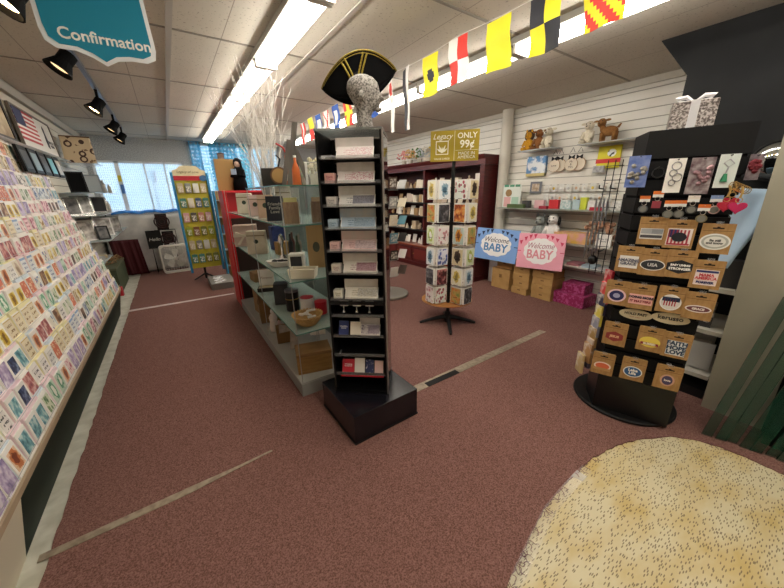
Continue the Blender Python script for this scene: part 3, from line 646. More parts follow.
def bx(name, label, x, y, z, d, m, rz=0, cat='box', grp=None, bevel=.003, rx=0):
    o = MB().b2((-d[0]/2, -d[1]/2, 0), (d[0]/2, d[1]/2, d[2])).build(name, m, loc=(x, y, z), rz=rz, rx=rx, bevel=bevel); return tag(o, label, cat, grp)
# favour bags: clear bag, kraft sleeve, cream top
def favour(label, x, y, z, wd, h, mk, mt):
    t = thing('favour_bag', label, 'gift bag', (x, y, z), R(-20), 'clear favour bags')
    MB().box((0, 0, h*.31), (wd*.82, wd*.5, h*.62)).build('sleeve', mk, t, bevel=.003)
    MB().box((0, 0, h*.68), (wd*.7, wd*.4, h*.12)).build('filling', mt, t)
    MB().box((0, 0, h*.5), (wd, wd*.62, h)).build('clear_bag', CLEARP, t)
favour('clear bag with yellow filling and kraft sleeve, left one on top glass shelf', .71, 2.30, Z1, .125, .24, KRAFT, mat('d8d080', .6))
favour('clear bag with kraft sleeve beside the black tower on top glass shelf', .90, 2.28, Z1, .115, .24, KRAFT, mat('d0b888', .6))
t = thing('menu_card', 'black menu card with gold lettering leaning on the top glass shelf', 'card', (.68, 2.62, Z1)); t.rotation_euler = (R(-10), 0, R(-25))
MB().b2((-.065, -.008, 0), (.065, 0, .19)).build('board', mat('1a1f2a', .5), t)
text('Friends\nFamily\nLove', .035, mat('b8b4a8', .5), t, (0, -.0095, .10))
def pouch(label, x, y, z, wd, h, m, ribbon=True, name='gift_pouch'):
    t = thing(name, label, 'gift bag', (x, y, z), R(-25), 'paper pouches in the showcase')
    MB().box((0, 0, h/2), (wd, wd*.45, h), taper=.92).build('body', m, t, bevel=.008)
    if ribbon:
        mb = MB().lathe([(.022, -.003), (.022, .003)], 12); mb.build('seal', mat('3c4a3c', .6), t, loc=(0, -wd*.225-.004, h*.55), rx=pi/2)
        MB().b2((-wd*.45, -wd*.235, h*.78), (wd*.45, wd*.235, h*.82)).build('ribbon', mat('8c7c60', .7), t)
CRE = mat('d8d0be', .7, c2='c8bea8', scale=12)
pouch('cream pouch with dark seal, farthest on the top glass shelf', .72, 4.0, Z1, .17, .22, CRE)
pouch('peach pouch with ribbon on the top glass shelf behind black card', .72, 3.05, Z1, .14, .20, mat('d8b8a0', .7))
pouch('tall ivory pouch standing behind the black menu card', .90, 3.1, Z1, .14, .27, mat('e0d8c8', .7))
pouch('pale pink pouch, middle of the top glass shelf', .72, 3.45, Z1, .15, .2, mat('e0c8c0', .7))
t = thing('bow_box', 'blush gift box tied with a cream ribbon bow on second glass shelf', 'box', (.72, 4.25, Z2), R(-15))
MB().b2((-.13, -.10, 0), (.13, .10, .25)).build('body', mat('c8b0a4', .6), t, bevel=.005)
mb = MB().b2((-.132, -.103, .115), (.132, .103, .15))
for s in (-1, 1):
    mb.prism([(0, .13), (s*.10, .18), (s*.11, .12), (0, .125)], .015, 'y', -.12); mb.prism([(0, .13), (s*.07, .02), (s*.10, .03), (s*.015, .135)], .012, 'y', -.12)
mb.build('ribbon', mat('e4dccc', .6), t)
pouch('cream pouch with dark leaf seal near the ribbon box', .70, 3.55, Z2, .20, .24, CRE)
bx('gift_box', 'dark blue gift box standing on the second glass shelf', .95, 3.7, Z2, (.15, .08, .26), mat('1e2c5c', .5, c2='3c4c88', scale=20), .2)
bx('gift_box', 'small gold and brown box in the middle of second glass shelf', .90, 3.35, Z2, (.13, .1, .13), mat('a88850', .5), .1)
t = thing('soap_dish', 'white oval dish of dark favours on the second glass shelf', 'dish', (.71, 2.78, Z2), R(-30))
MB().lathe([(.06, 0), (.10, .045), (.104, .045), (.10, .05), (.06, .008), (0, .008)], 24, sx=1.15, sy=.7).build('bowl', WHITE, t, smooth=False)
mb = MB()
for k in range(8): mb.ell((random.uniform(-.06, .06), random.uniform(-.03, .03), .045), (.02, .012, .01), 8, 5)
mb.build('favours', DARK, t)
t = thing('ring_tower', 'silver bottle topper in a clear sleeve on second glass shelf', 'bottle topper', (.80, 3.0, Z2))
MB().lathe([(.03, 0), (.035, .02), (.012, .06), (.012, .15), (.03, .19), (.02, .23), (.005, .25)], 14).build('stem', CHROME, t, smooth=True)
t = thing('cube_frame', 'white cube picture holder with dark photo beside the wooden plaque', 'photo frame', (.80, 2.58, Z2), R(-28))
MB().b2((-.06, -.05, 0), (.06, .05, .13)).build('body', WHITE, t, bevel=.003); MB().b2((-.045, -.053, .02), (.045, -.05, .11)).build('photo', mat('2a2a2c', .4), t)
bx('wood_plaque', 'tall kraft invitation plaque with dark crest leaning on second glass shelf', 0.95, 2.50, Z2, (.15, .012, .36), mat('b89868', .7), R(-20), 'plaque', rx=R(-6))
tag(MB().lathe([(.028, -.003), (.028, .003)], 14, sy=1.5).build('crest', mat('4a4a38', .6), loc=(.937, 2.478, Z2+.18), rz=R(-20), rx=pi/2-R(6)), 'dark oval crest on the tall kraft invitation plaque', 'seal')
for k in range(4): tag(MB().lathe([(.02, 0), (.024, .02), (.024, .15), (.01, .19), (.01, .24)], 10).build('favour_bottle', mat(['384c38', '8a8478', '2c2c2c', '5a3830'][k], .3), loc=(.90+.05*(k % 2), 2.85+.1*k, Z2), smooth=False), ['green', 'grey', 'black', 'brown'][k]+' slim bottle in the row behind the white cube holder', 'bottle', 'slim bottles')
t = thing('tray_basket', 'cream rectangular fabric tray at the near end of second glass shelf', 'tray', (.74, 2.27, Z2), R(-34))
mb = MB(); ou = [(-.09, -.055), (.09, -.055), (.09, .055), (-.09, .055)]
for k in range(4):
    (x0, y0), (x1, y1) = ou[k], ou[(k+1) % 4]; f = 1.12
    mb.add([(x0, y0, 0), (x1, y1, 0), (x1*f, y1*f, .07), (x0*f, y0*f, .07), (x0*.93, y0*.9, .004), (x1*.93, y1*.9, .004), (x1*f*.95, y1*f*.92, .07), (x0*f*.95, y0*f*.92, .07)], [(0, 1, 2, 3), (4, 5, 6, 7), (3, 2, 6, 7)])
mb.b2((-.09, -.055, 0), (.09, .055, .005)); mb.build('body', mat('e6e0cc', .7), t)
MB().b2((-.07, -.035, .0055), (.07, .035, .055)).build('liner', mat('c8c0a8', .7), t)
bx('kraft_sleeve', 'folded kraft paper cone leaning behind the cream tray', 1.04, 2.35, Z2, (.08, .08, .16), KRAFT, .4, 'box')
# third shelf
t = thing('card_box', 'open box with white script card in its lid on third shelf', 'box', (.72, 3.5, Z3), R(-20))
MB().b2((-.09, -.06, 0), (.09, .06, .04)).build('body', mat('1c1a18', .5), t, bevel=.002); MB().b2((-.08, .05, .04), (.08, .06, .22)).build('lid', WHITE, t)
text('Forever', .04, mat('9a7c6c', .5), t, (0, .0485, .13), shear=.3); MB().b2((-.075, -.05, .0405), (.075, .045, .046)).build('liner', mat('b8a888', .6), t)
bx('gift_box', 'dark grey cube gift box on third glass shelf', .74, 2.98, Z3, (.13, .12, .20), mat('2c2e32', .5), R(-20))
t = thing('candle_jar', 'black candle jar with gold cord on third glass shelf', 'jar', (.76, 2.72, Z3))
MB().lathe([(.055, 0), (.058, .01), (.058, .17), (.054, .175), (.05, .175)], 20).build('body', BLACK, t, smooth=False)
MB().lathe([(.059, .175), (.059, .195), (.0, .195)], 20).build('lid', mat('707078', .3, .6), t); MB().lathe([(.0588, .11), (.0588, .115)], 20).build('cord', mat('b09048', .5), t)
def mug(label, x, y, c1, c2, s=1):
    t = thing('mug', label, 'mug', (x, y, Z3), R(40))
    MB().lathe([(.035*s, 0), (.042*s, .005), (.042*s, .09*s), (.038*s, .09*s), (.036*s, .012), (0, .012)], 18).build('body', mat(c1, .3), t, smooth=False)
    MB().tube([(.042*s, 0, .075*s), (.068*s, 0, .07*s), (.07*s, 0, .035*s), (.042*s, 0, .02*s)], .006, 6).build('handle', mat(c2, .3), t)
    MB().lathe([(.0385*s, .0905*s), (.043*s, .0905*s), (.043*s, .093*s), (.0385*s, .093*s)], 18).build('rim', mat(c2, .3), t)
mug('white mug with red rim on third glass shelf', .86, 2.62, 'dcd8d4', 'a81c2c', 1.4); mug('solid red mug beside the white mug on third shelf', .93, 2.48, 'b01828', 'b01828', 1.25)
t = thing('wicker_basket', 'round tan wicker basket at the near end of third shelf', 'basket', (.755, 2.33, Z3))
mb = MB().lathe([(.07, 0), (.10, .035), (.115, .08), (.108, .08), (.092, .035), (.06, .01), (0, .01)], 28); mb.build('body', mat('c8a468', .7, c2='a88450', scale=60, stretch=(1, 1, 4)), t, smooth=False)
mb = MB()
for q in range(28): a = 2*pi*q/28; mb.tube([(.112*cos(a), .112*sin(a), .075), (.12*cos(a+.1), .12*sin(a+.1), .088), (.108*cos(a+.22), .108*sin(a+.22), .078)], .005, 5)
mb.build('rim', mat('d0ac70', .7), t)
for k in range(6):
    q = k*1.1; tag(MB().b2((-.035, -.012, -.006), (.035, .012, .006)).build('wrapped_favour', mat('e4e2dc', .5), loc=(.755+.035*cos(q), 2.33+.035*sin(q), Z3+.052+.013*k), rz=q*1.7, bevel=.003), ['bottom', 'second', 'third', 'fourth', 'fifth', 'topmost'][k]+' white wrapped favour in the pile inside the wicker basket', 'favour', 'favours in the basket')
# base shelf
t = thing('wooden_chest', 'wide brown wooden box nearest on the showcase base', 'box', (.78, 2.36, Z4), R(-14))
MB().b2((-.14, -.10, 0), (.14, .10, .155)).build('body', mat('a07c48', .55, c2='8c6a3a', scale=8, stretch=(1, 1, 6)), t, bevel=.004); MB().b2((-.143, -.103, .155), (.143, .103, .185)).build('lid', mat('94734a', .55, c2='7c5e38', scale=8, stretch=(1, 1, 6)), t, bevel=.004)
t = thing('wall_cross', 'grey washed wooden cross leaning on the showcase base', 'cross', (.74, 2.78, Z4), R(-30)); t.rotation_euler = (R(-12), 0, R(-30))
MB().prism([(-.035, 0), (.035, 0), (.028, .18), (.13, .16), (.13, .24), (.028, .235), (.035, .33), (-.035, .33), (-.028, .235), (-.13, .24), (-.13, .16), (-.028, .18)], .03, 'y', -.015).build('body', mat('a89c90', .8, c2='8c8078', scale=14), t, bevel=.004)
bx('wooden_block', 'small brown wooden box behind the leaning cross', .72, 3.02, Z4, (.14, .12, .16), mat('7a5a34', .6), R(-10))
t = thing('wooden_crate', 'tall brown crate with round hand hole on the showcase base', 'crate', (.78, 3.75, Z4), R(-8))
MB().b2((-.13, -.16, 0), (.13, .16, .38)).build('body', mat('7c5e38', .6, c2='6a4e2c', scale=6), t, bevel=.004); MB().lathe([(.035, -.003), (.035, .003)], 16).build('hand_hole', mat('2c2014', .7), t, loc=(-.131, 0, .22), ry=pi/2)
bx('wooden_crate', 'upper brown crate on top of the tall crate by red panel', .78, 4.05+.0, Z4, (.2, .2, .52), mat('8a6a40', .6), .1, 'crate')
figurine('white winged angel figurine between crate and cross on showcase base', .70, 3.32, Z4, .26, mat('d8d0c8', .5), name='angel_figurine')
figurine('small cream santa figurine beside the angel on showcase base', .72, 3.16, Z4, .18, mat('c8a8a0', .5))
t = thing('tabletop_easel', 'small silver easel holding a white card behind the wooden box', 'easel', (.93, 2.62, Z4), R(-25))
MB().b2((-.07, -.004, .16), (.07, .004, .25)).build('card', WHITE, t); MB().tube([(-.03, -.01, 0), (0, 0, .24)], .004).tube([(.03, -.01, 0), (0, 0, .24)], .004).tube([(0, .06, 0), (0, 0, .24)], .004).build('stand', SILVER, t)

# ------------------------------------------------------------------ on top of the showcase / red fixture
ZR = 1.6095
bx('cardboard_panel', 'plain tan cardboard sheet standing on top of the red fixture', .72, 5.0, ZR, (.25, .012, .40), mat('b08c58', .8), R(-6), 'cardboard')
t = thing('nun_figure', 'black robed nun figurine holding a white book on the red fixture', 'figurine', (.86, 4.9, ZR), R(-25))
MB().lathe([(.09, 0), (.085, .1), (.06, .22), (.065, .27), (.03, .30)], 16).build('robe', BLACKM, t, smooth=True)
MB().ell((0, -.01, .335), (.04, .045, .05)).build('face', mat('b89888', .5), t, smooth=True); MB().ell((0, .008, .35), (.055, .055, .065)).tube([(0, .03, .37), (0, .05, .25), (0, .05, .15)], [.04, .055, .03], 8).build('veil', BLACKM, t, smooth=True)
MB().b2((-.07, -.09, .20), (-.01, -.06, .27)).build('book', mat('a8b8d0', .5), t)
MB().tube([(.06, 0, .26), (.08, -.03, .18), (.0, -.08, .19)], .022, 8).tube([(-.06, 0, .26), (-.08, -.03, .18), (0, -.08, .17)], .022, 8).build('sleeves', BLACKM, t, smooth=True)
# vase with white branches
t = thing('branch_vase', 'clear glass vase of tall white twig branches on the showcase', 'vase', (.84, 3.35, Z1))
MB().lathe([(.05, 0), (.055, .01), (.045, .12), (.055, .27), (.06, .42), (.056, .42), (.05, .27), (.04, .12), (0, .02)], 18).build('vase', glass('e8f0f0', .3), t, smooth=True)
random.seed(21); wt = mat('e4e0d8', .6)
br = MB()
def twig(p, d, L_, r, lvl):
    pts = [Vector(p)]; dd = Vector(d).normalized(); n = 5
    for k in range(n):
        dd = (dd+Vector((random.uniform(-.16, .16), random.uniform(-.16, .16), random.uniform(-.02, .12)))).normalized()
        q = pts[-1]+dd*L_/n
        q.z = min(q.z, 1.22+random.random()*.06)
        pts.append(q)
    br.tube(pts, [r*(1-.75*k/n) for k in range(n+1)], 4, cap=False)
    if lvl > 0:
        for k in range(1, n+1):
            for s in range(2 if lvl == 2 else 1):
                if random.random() < .85: twig(pts[k], dd+Vector((random.uniform(-.6, .6), random.uniform(-.6, .6), random.uniform(.1, .6))), L_*.26, max(r*.55, .002), lvl-1)
for k in range(22):
    a = random.uniform(0, 2*pi); s = random.uniform(.02, .24); twig((.02*cos(a), .02*sin(a), .05), (s*cos(a), s*sin(a), 1), random.uniform(.65, 1.08), .0062, 2)
br.build('branches', wt, t)
# items behind and on the top glass (z 1.61)
t = thing('mantel_clock', 'round brown wooden clock face on a black stand beside the vase', 'clock', (.87, 3.05, Z5), R(-25))
MB().lathe([(.075, -.02), (.075, .02)], 24).build('case', mat('6a4a30', .5), t, loc=(0, 0, .10), rx=pi/2); MB().lathe([(.06, -.001), (.06, .001)], 24).build('dial', mat('b8945c', .5), t, loc=(0, -.022, .10), rx=pi/2)
MB().b2((-.06, -.03, 0), (.06, .03, .03)).build('base', BLACK, t); MB().tube([(0, -.01, .17), (.02, 0, .24), (-.01, 0, .27)], .008).build('finial', BLACK, t)
bx('gift_box', 'dark square box behind the round clock on the glass top', .82, 3.19, Z5, (.13, .05, .17), mat('28241f', .6), R(-25))
t = thing('lighthouse_ornament', 'orange and white striped wooden ornament leaning on glass top', 'ornament', (.90, 2.85, Z5), R(-30))
for k in range(5): MB().lathe([(.05-.005*k, .05*k), (.046-.005*k, .05*(k+1))], 14).build('stripe', mat('d0683c' if k % 2 == 0 else 'e8e0d4', .5), t)
MB().tube([(0, 0, .25), (-.03, -.01, .31), (-.08, -.02, .34)], .008).build('branch', mat('b8403c', .6), t)
t = thing('clear_favour_box', 'clear cellophane box with white ribbon on near end of glass top', 'box', (.95, 2.35, Z5), R(-30)); MB().b2((-.08, -.05, 0), (.08, .05, .16)).build('body', CLEARP, t); MB().b2((-.05, -.03, .001), (.05, .03, .08)).build('filling', mat('dcd8c8', .6), t)
t = thing('driftwood_stand', 'tall grey driftwood slats crossed in a fan on the glass top', 'ornament', (.87, 2.62, Z5), R(-34))
gd = mat('77716a', .8, c2='5e5852', scale=20, stretch=(1, 1, .2))
for k, (x0, x1, h, wd) in enumerate(((-.05, .04, .46, .04), (-.10, -.02, .34, .035), (.11, -.01, .34, .04), (.03, .0, .30, .03))):
    Mx = Matrix.Rotation(math.atan2(x1-x0, h), 3, 'Y'); MB().box(((x0+x1)/2, .012*k, h/2+.004), (wd, .008, h), M=Mx).build('slat', gd, t)
t = thing('orange_bottle', 'orange wrapped bottle standing among the driftwood slats', 'bottle', (.84, 2.50, Z5)); MB().lathe([(.03, 0), (.033, .01), (.028, .12), (.01, .17), (.01, .2)], 14).build('body', mat('c8642c', .4), t, smooth=True); MB().lathe([(.012, .2), (.012, .215)], 10).build('cap', WHITE, t)
for k, (x, y, c, nm) in enumerate(((1.03, 2.62, 'c8c0a0', 'cream'), (1.06, 2.9, '9aa890', 'sage green'), (1.04, 3.12, 'b8a890', 'tan'))):
    t = thing('bouquet', nm+' dried flower bunch standing behind the slats on glass top', 'bouquet', (x, y, Z5)); MB().lathe([(.03, 0), (.04, .08)], 12).build('pot', mat('b8b4a8', .5), t)
    random.seed(k); mb = MB()
    for q in range(26): mb.ell((random.gauss(0, .026), random.gauss(0, .026), .085+random.random()*.12), (.018, .018, .016), 6, 4)
    mb.build('blooms', mat(c, .7), t)

# ------------------------------------------------------------------ black tower on its plinth
t = thing('display_plinth', 'square glossy black plinth under the tall display tower', 'plinth', (.955, 1.73, .008), R(1))
MB().b2((-.255, -.245, 0), (.255, .245, .21)).build('body', mat('15141a', .25, spec=.5), t, bevel=.003)
MB().b2((-.259, -.249, 0), (.259, .249, .012)).build('foot_trim', BLACK, t)
TW = thing('display_tower', 'tall black acrylic tower with stacked shelves of wedding invitations', 'display tower', (.73, 1.80, .219), math.atan2(-.635, .773))
W_, D_, H_ = .365, .32, 1.655      # local x across the front, y back
BA = mat('0c0b0c', .3, spec=.3)
for x in (.004, W_-.004):
    MB().b2((x-.006, 0, 0), (x+.006, .03, H_)).build('front_post', BA, TW)
MB().b2((0, D_-.008, 0), (W_, D_, H_)).build('back_panel', mat('171314', .3, spec=.3), TW)
MB().b2((-.001, .03, 0), (.005, D_-.008, H_)).build('side_panel', mat('0e0c0d', .35, spec=.3), TW)
MB().b2((W_-.005, .03, 0), (W_+.001, D_-.008, H_)).build('side_panel', glass('1a1616', .75), TW)
MB().b2((-.004, -.004, H_), (W_+.004, D_+.004, H_+.012)).build('top_plate', glass('a0a4a0', .05), TW)
MB().b2((-.003, -.003, 0), (W_+.003, D_+.003, .02)).build('bottom_plate', BA, TW)
MB().b2((.0, -.003, .652), (W_, .012, .672)).build('middle_rail', BA, TW)
for x in (W_+.006,): MB().tube([(x, -.004, 0), (x, -.004, H_)], .006, 6).build('corner_trim', mat('8c8480', .3, .5), TW)
shz = [1.735, 1.605, 1.475, 1.345, 1.21, 1.07, .90, .785, .640, .50, .355]
SM = mat('191617', .3, spec=.3)
for z in shz:
    s = MB().b2((.006, .012, -.004), (W_-.006, D_-.01, 0)).build('shelf', SM, TW, loc=(0, 0, z-.219))
    MB().b2((.006, .008, -.004), (W_-.006, .012, .016)).build('price_rail', glass('b8b8b8', .16), s)
u_ = Vector((.773, -.635, 0)); v_ = Vector((.635, .773, 0)); P0 = Vector((.73, 1.80, 0)); TRZ = math.atan2(-.635, .773)
def tp(s, d, z): p = P0+u_*s+v_*d; return (p.x, p.y, z)
INV = [('pale pink', 'e8dcd8', 'c07880', None), ('white and rose', 'ece4e0', 'b85870', 'd8a8a0'), ('white and grey', 'e8e6e2', '70707c', 'd0ccc8'), ('light blue', 'b4c8d8', '60809c', 'b0c4d4'), ('blush pink', 'e4c4c0', 'a06068', 'e0bcb8'), ('ivory floral', 'e8e2d8', '906070', 'dcd4c8'), ('ivory gold', 'e4ded0', '8c7c50', 'dcd8cc')]
def invitation(nm, base, c1, cube, z, extra='', two=None, s0=.10, wd=.215):
    t = thing('invitation_folder', '%s folded wedding invitation open on %s' % (nm, extra), 'invitation', tp(s0+wd/2, .03, z), TRZ, 'invitation folders in the tower')
    ti = R(-26)
    f = MB().b2((-wd/2, -.004, 0), (wd/2, 0, .072)).build('front_page', art('script' if cube != 'x' else 'photo', base, c1, base, sc=9, border=.02), t); f.rotation_euler = (R(-38), 0, 0)
    f.location = (0, .005, .0065)
    if two:
        MB().b2((-wd*.12, -.006, .008), (wd*.46, -.0045, .064)).build('photo', art('floral', two[0], two[1], two[2], border=.0, sc=14), f)
    p = MB().b2((-wd/2-.012, 0, .055), (wd/2-.005, .004, .124)).build('back_page', mat(base, .6, c2='d4cec6', scale=9), t); p.rotation_euler = (R(-4), 0, R(0)); p.location = (0, .055, -.008+.0)
    MB().b2((-wd/2, .001, 0), (wd/2, .06, .006)).build('base_page', mat(base, .6), t)
    return t
SN = ['the top tower shelf', 'the second tower shelf', 'the third tower shelf', 'the fourth tower shelf', 'the fifth tower shelf', 'the sixth tower shelf', 'the seventh tower shelf']
TWO = [('e4dcd8', 'c87888', 'e8e0dc'), ('e4dcd8', 'b85870', 'e8e0dc'), ('8c8c98', '5c5c68', 'd0d0d4'), ('a0b4c4', '7088a0', 'c8d4dc'), ('d8c4c4', '8c6c70', 'e4d8d4'), ('b49098', '784858', 'd4b8bc'), ('c8c4bc', '8c8c80', 'd8b860')]
for i in range(7):
    nm, b, c1, cb = INV[i]
    invitation(nm, b, c1, cb, shz[i]+.001, SN[i], TWO[i])
    if cb:
        t = thing('favour_box', '%s cube favour box beside the invitation on %s' % (nm, SN[i]), 'box', tp(.055, .06, shz[i]+.001), TRZ, 'cube boxes in the tower')
        MB().b2((-.029, -.029, 0), (.029, .029, .056)).build('body', mat(cb, .6), t, bevel=.002)
        text('Thank\nYou', .016, mat(c1, .5), t, (0, -.0298, .028))
bx('clear_box', 'flat clear plastic box at the left of the top tower shelf', *tp(.055, .06, shz[0]+.001), (.07, .08, .018), CLEARP, TRZ)
for k in range(3):
    t = thing('charm_card', ['left', 'middle', 'right'][k]+' silver bottle charm on white card, eighth tower shelf', 'charm', tp(.08+.085*k, .06, shz[7]+.001), TRZ, 'charms in the tower')
    MB().b2((-.028, .0, .05), (.028, .003, .085)).build('card', WHITE, t, rx=R(-18)); MB().tube([(0, -.004, .058), (.004, -.008, .03)], .003).ell((.004, -.010, .014), (.012, .008, .014), 8, 6).build('charm', CHROME, t)
def booklet(label, s, z, wd, h, m, g_=None, tx=None, d=.035, tc_='e8e8e8'):
    t = thing('booklet', label, 'booklet', tp(s, d, z), TRZ, g_); t.rotation_euler = (R(-20), 0, TRZ)
    MB().b2((-wd/2, -.006, 0), (wd/2, 0, h)).build('cover', m, t)
    if tx: text(tx, .014, mat(tc_, .5), t, (0, -.0072, h*.55))
booklet('navy blue booklet with white print on the ninth tower shelf', .075, shz[8]+.003, .065, .095, mat('2a3870', .5), None, 'Wedding\nGuide'); booklet('ivory booklet in the middle of the ninth tower shelf', .155, shz[8]+.003, .07, .09, mat('e0d8c8', .5))
invitation('grey photo', 'c8c0c0', '6c6070', 'x', shz[8]+.001, 'the right of the ninth tower shelf', ('988c98', '605060', 'c8b8c0'), .19, .13)
booklet('bright red booklet at the left of the lowest stocked tower shelf', .09, shz[10]+.003, .085, .09, mat('c02438', .5), None, 'Wedding\nInvitation'); booklet('white booklet beside the red one, lowest stocked tower shelf', .17, shz[10]+.003, .07, .10, mat('e4e0d8', .5)); booklet('navy and white dotted booklet on the lowest stocked tower shelf', .24, shz[10]+.003, .055, .09, mat('2c3460', .5, c2='c8c8d8', scale=40, lo=.6, hi=.65)); booklet('pink and cream booklet at right of the lowest stocked tower shelf', .305, shz[10]+.003, .06, .085, mat('d8b8b8', .5))
bx('red_folder', 'long flat red folder lying under the booklets on the tower', *tp(.19, .022, shz[10]-.021), (.30, .02, .018), mat('c82838', .5), TRZ, 'folder')
bx('pen_clip', 'small silver clip lying on the tenth tower shelf', *tp(.04, .05, shz[9]+.001), (.012, .05, .01), SILVER, TRZ, 'clip')

# mannequin head and bicorne hat
hm = mat('b0aba4', .75, c2='5c5853', scale=90, lo=.4, hi=.62, bump=.4)
HD = thing('mannequin_head', 'grey speckled foam mannequin head on top of the display tower', 'mannequin head', (1.01, 1.735, 1.888), TRZ+R(4))
HD.scale = (.88, .88, .80)
# outline loops: front toward local +x (face looks right)
secs = [(0, 0, .055, .055), (.01, 0, .060, .060), (.05, 0, .052, .052), (.10, -.005, .050, .050), (.125, .005, .056, .052), (.15, .02, .078, .058), (.18, .018, .088, .066), (.21, .008, .095, .074), (.24, 0, .102, .079), (.27, -.004, .102, .080), (.30, -.006, .094, .075), (.325, -.008, .073, .060), (.34, -.008, .045, .04), (.346, -.008, .012, .01)]
mb = MB(); n = 20; vs = []; fs = []
for z, cx, rx_, ry_ in secs:
    for k in range(n):
        a = 2*pi*k/n; vs.append((cx+rx_*cos(a), ry_*sin(a), z))
for i in range(len(secs)-1):
    for k in range(n): q = (k+1) % n; fs.append((i*n+k, i*n+q, (i+1)*n+q, (i+1)*n+k))
fs += [tuple(range(n-1, -1, -1)), tuple((len(secs)-1)*n+k for k in range(n))]
mb.add(vs, fs)
mb.prism([(.090, .252), (.100, .238), (.130, .198), (.116, .184), (.086, .182)], .028, 'y', -.014)      # nose
mb.ell((.094, 0, .172), (.014, .022, .007), 10, 6).ell((.090, 0, .161), (.013, .020, .007), 10, 6).ell((.090, 0, .134), (.024, .028, .018), 10, 6)
for s in (-1, 1): mb.ell((.080, s*.032, .228), (.014, .016, .009), 10, 6).ell((-.005, s*.080, .205), (.018, .010, .030), 10, 6).ell((.083, s*.03, .250), (.013, .024, .008), 8, 5)
ob = mb.build('head', hm, HD, smooth=True)
ht = thing('bicorne_hat', 'black cocked hat with gold braid trim on the mannequin head', 'hat', (1.028, 1.814, 2.158), R(-34))
ht.scale = (.84, .84, .84)
N = 28
def top(t_): x = -.255+.51*t_; return x, -.045+.13*(sin(pi*min(1, t_*1.0))**.8)+.10*t_
def panel(sgn, name):
    vs = []; fs = []; m = 8
    for i in range(N+1):
        t_ = i/N; x, zt = top(t_); zb = -.12*sin(pi*t_)**.8-.045*(1-t_)+.055*t_
        bl2 = sin(pi*t_)**.7
        for j in range(m+1):
            q = j/m; z = zb+(zt-zb)*q; y = sgn*((.075 if sgn < 0 else .10)*bl2*(1-.15*q)+.035*q*bl2+.003)
            vs.append((x, y, z))
    for i in range(N):
        for j in range(m): a = i*(m+1)+j; fs.append((a, a+1, a+m+2, a+m+1))
    o = MB().add(vs, fs).build(name, mat('0b0b0c', .85, spec=.1), ht, smooth=True); sd = o.modifiers.new('s', 'SOLIDIFY'); sd.thickness = .006; return vs, m
pv, m_ = panel(-1, 'front_brim'); bv, _ = panel(1, 'back_brim')
MB().lathe([(.098, -.06), (.105, 0), (.10, .05), (.07, .085), (.03, .10), (0, .103)], 24, sx=1.15, sy=.9).build('crown', mat('101011', .85), ht, smooth=True)
GOLD = mat('b09a3c', .5, .3, c2='7c6a20', scale=120)
for vv, s in ((pv, -1), (bv, 1)):
    pts = [Vector(vv[i*(m_+1)+m_]) for i in range(N+1)]
    MB().tube([p+Vector((0, s*.002, .001)) for p in pts], .0045, 6).build('braid', GOLD, ht)
    MB().tube([p+Vector((0, s*.006, -.017)) for p in pts[1:-1]], .0025, 5).build('braid', GOLD, ht)
def onp(t_, q):
    i = min(int(t_*N), N-1); f = t_*N-i; j = min(int(q*m_), m_-1); h = q*m_-j
    P = lambda a, b: Vector(pv[a*(m_+1)+b])
    return (P(i, j)*(1-f)+P(i+1, j)*f)*(1-h)+(P(i, j+1)*(1-f)+P(i+1, j+1)*f)*h+Vector((0, -.005, 0))
for a, b in (((.30, .93), (.47, .18)), ((.345, .95), (.50, .22)), ((.63, .93), (.50, .18)), ((.585, .95), (.47, .22))):
    MB().tube([onp(a[0]+(b[0]-a[0])*k/6, a[1]+(b[1]-a[1])*k/6) for k in range(7)], .006, 6).build('braid', GOLD, ht)

# ------------------------------------------------------------------ signal flag bunting
SX = 1.8; FH, FW = .27, .17
def sag(y): return 2.53-.02*sin((y % .9)/.9*pi)
t = tag(MB().tube([(SX, .3+i*.05, sag(.3+i*.05)+.004) for i in range(108)], .002, 4, cap=True).build('bunting_string', WHITE), 'thin white string carrying the signal flags under the ceiling', 'string')
FLG = []
RD, YE, BLU, WH, BK = mat('d83a30', .6), mat('e8dc28', .6), mat('2858b0', .6), mat('e8e6e0', .6), mat('262830', .6)
def flag(y, label, paint, wd=FW, h=FH, tw=0, taper=False):
    """cloth in the Y-Z plane seen from -X side; paint(u,v)->material index; u along +(-Y)? v down"""
    nx, nz = 12, 14; vs = []; fs = []; mi = []
    for j in range(nz+1):
        v = j/nz
        for i in range(nx+1):
            u = i/nx; k = (1-.45*v) if taper else 1
            a = tw; x = .012*sin(u*5+v*3+y*7)*v+.006*sin(v*9+y)
            yy = (u-.5)*wd*k
            vs.append((x+yy*sin(a), yy*cos(a)-.03*v, -v*h))
    for j in range(nz):
        for i in range(nx): q = j*(nx+1)+i; fs.append((q, q+1, q+nx+2, q+nx+1)); mi.append(paint((i+.5)/nx, (j+.5)/nz))
    mb = MB(); mb.add(vs, fs); mb.mi = mi
    o = mb.build('signal_flag', [RD, YE, BLU, WH, BK], loc=(SX, y, sag(y)))
    sd = o.modifiers.new('s', 'SOLIDIFY'); sd.thickness = .002
    tag(o, label, 'flag', 'signal flags on the bunting')
flag(.92, 'red and yellow diagonally striped flag, nearest on the bunting', lambda u, v: 0 if ((1-u)*1.2-v*1.5) % .62 < .31 else 1)
flag(1.20, 'yellow and black quartered signal flag on the bunting', lambda u, v: 4 if (u > .5) == (v < .5) else 1)
flag(1.49, 'plain yellow signal flag on the bunting', lambda u, v: 1)
flag(1.82, 'red and white quartered signal flag on the bunting', lambda u, v: 0 if (u < .5) == (v < .5) else 3)
flag(2.10, 'yellow signal flag with a black dot on the bunting', lambda u, v: 4 if (u-.5)**2*.8+(v-.5)**2*1.6 < .05 else 1)
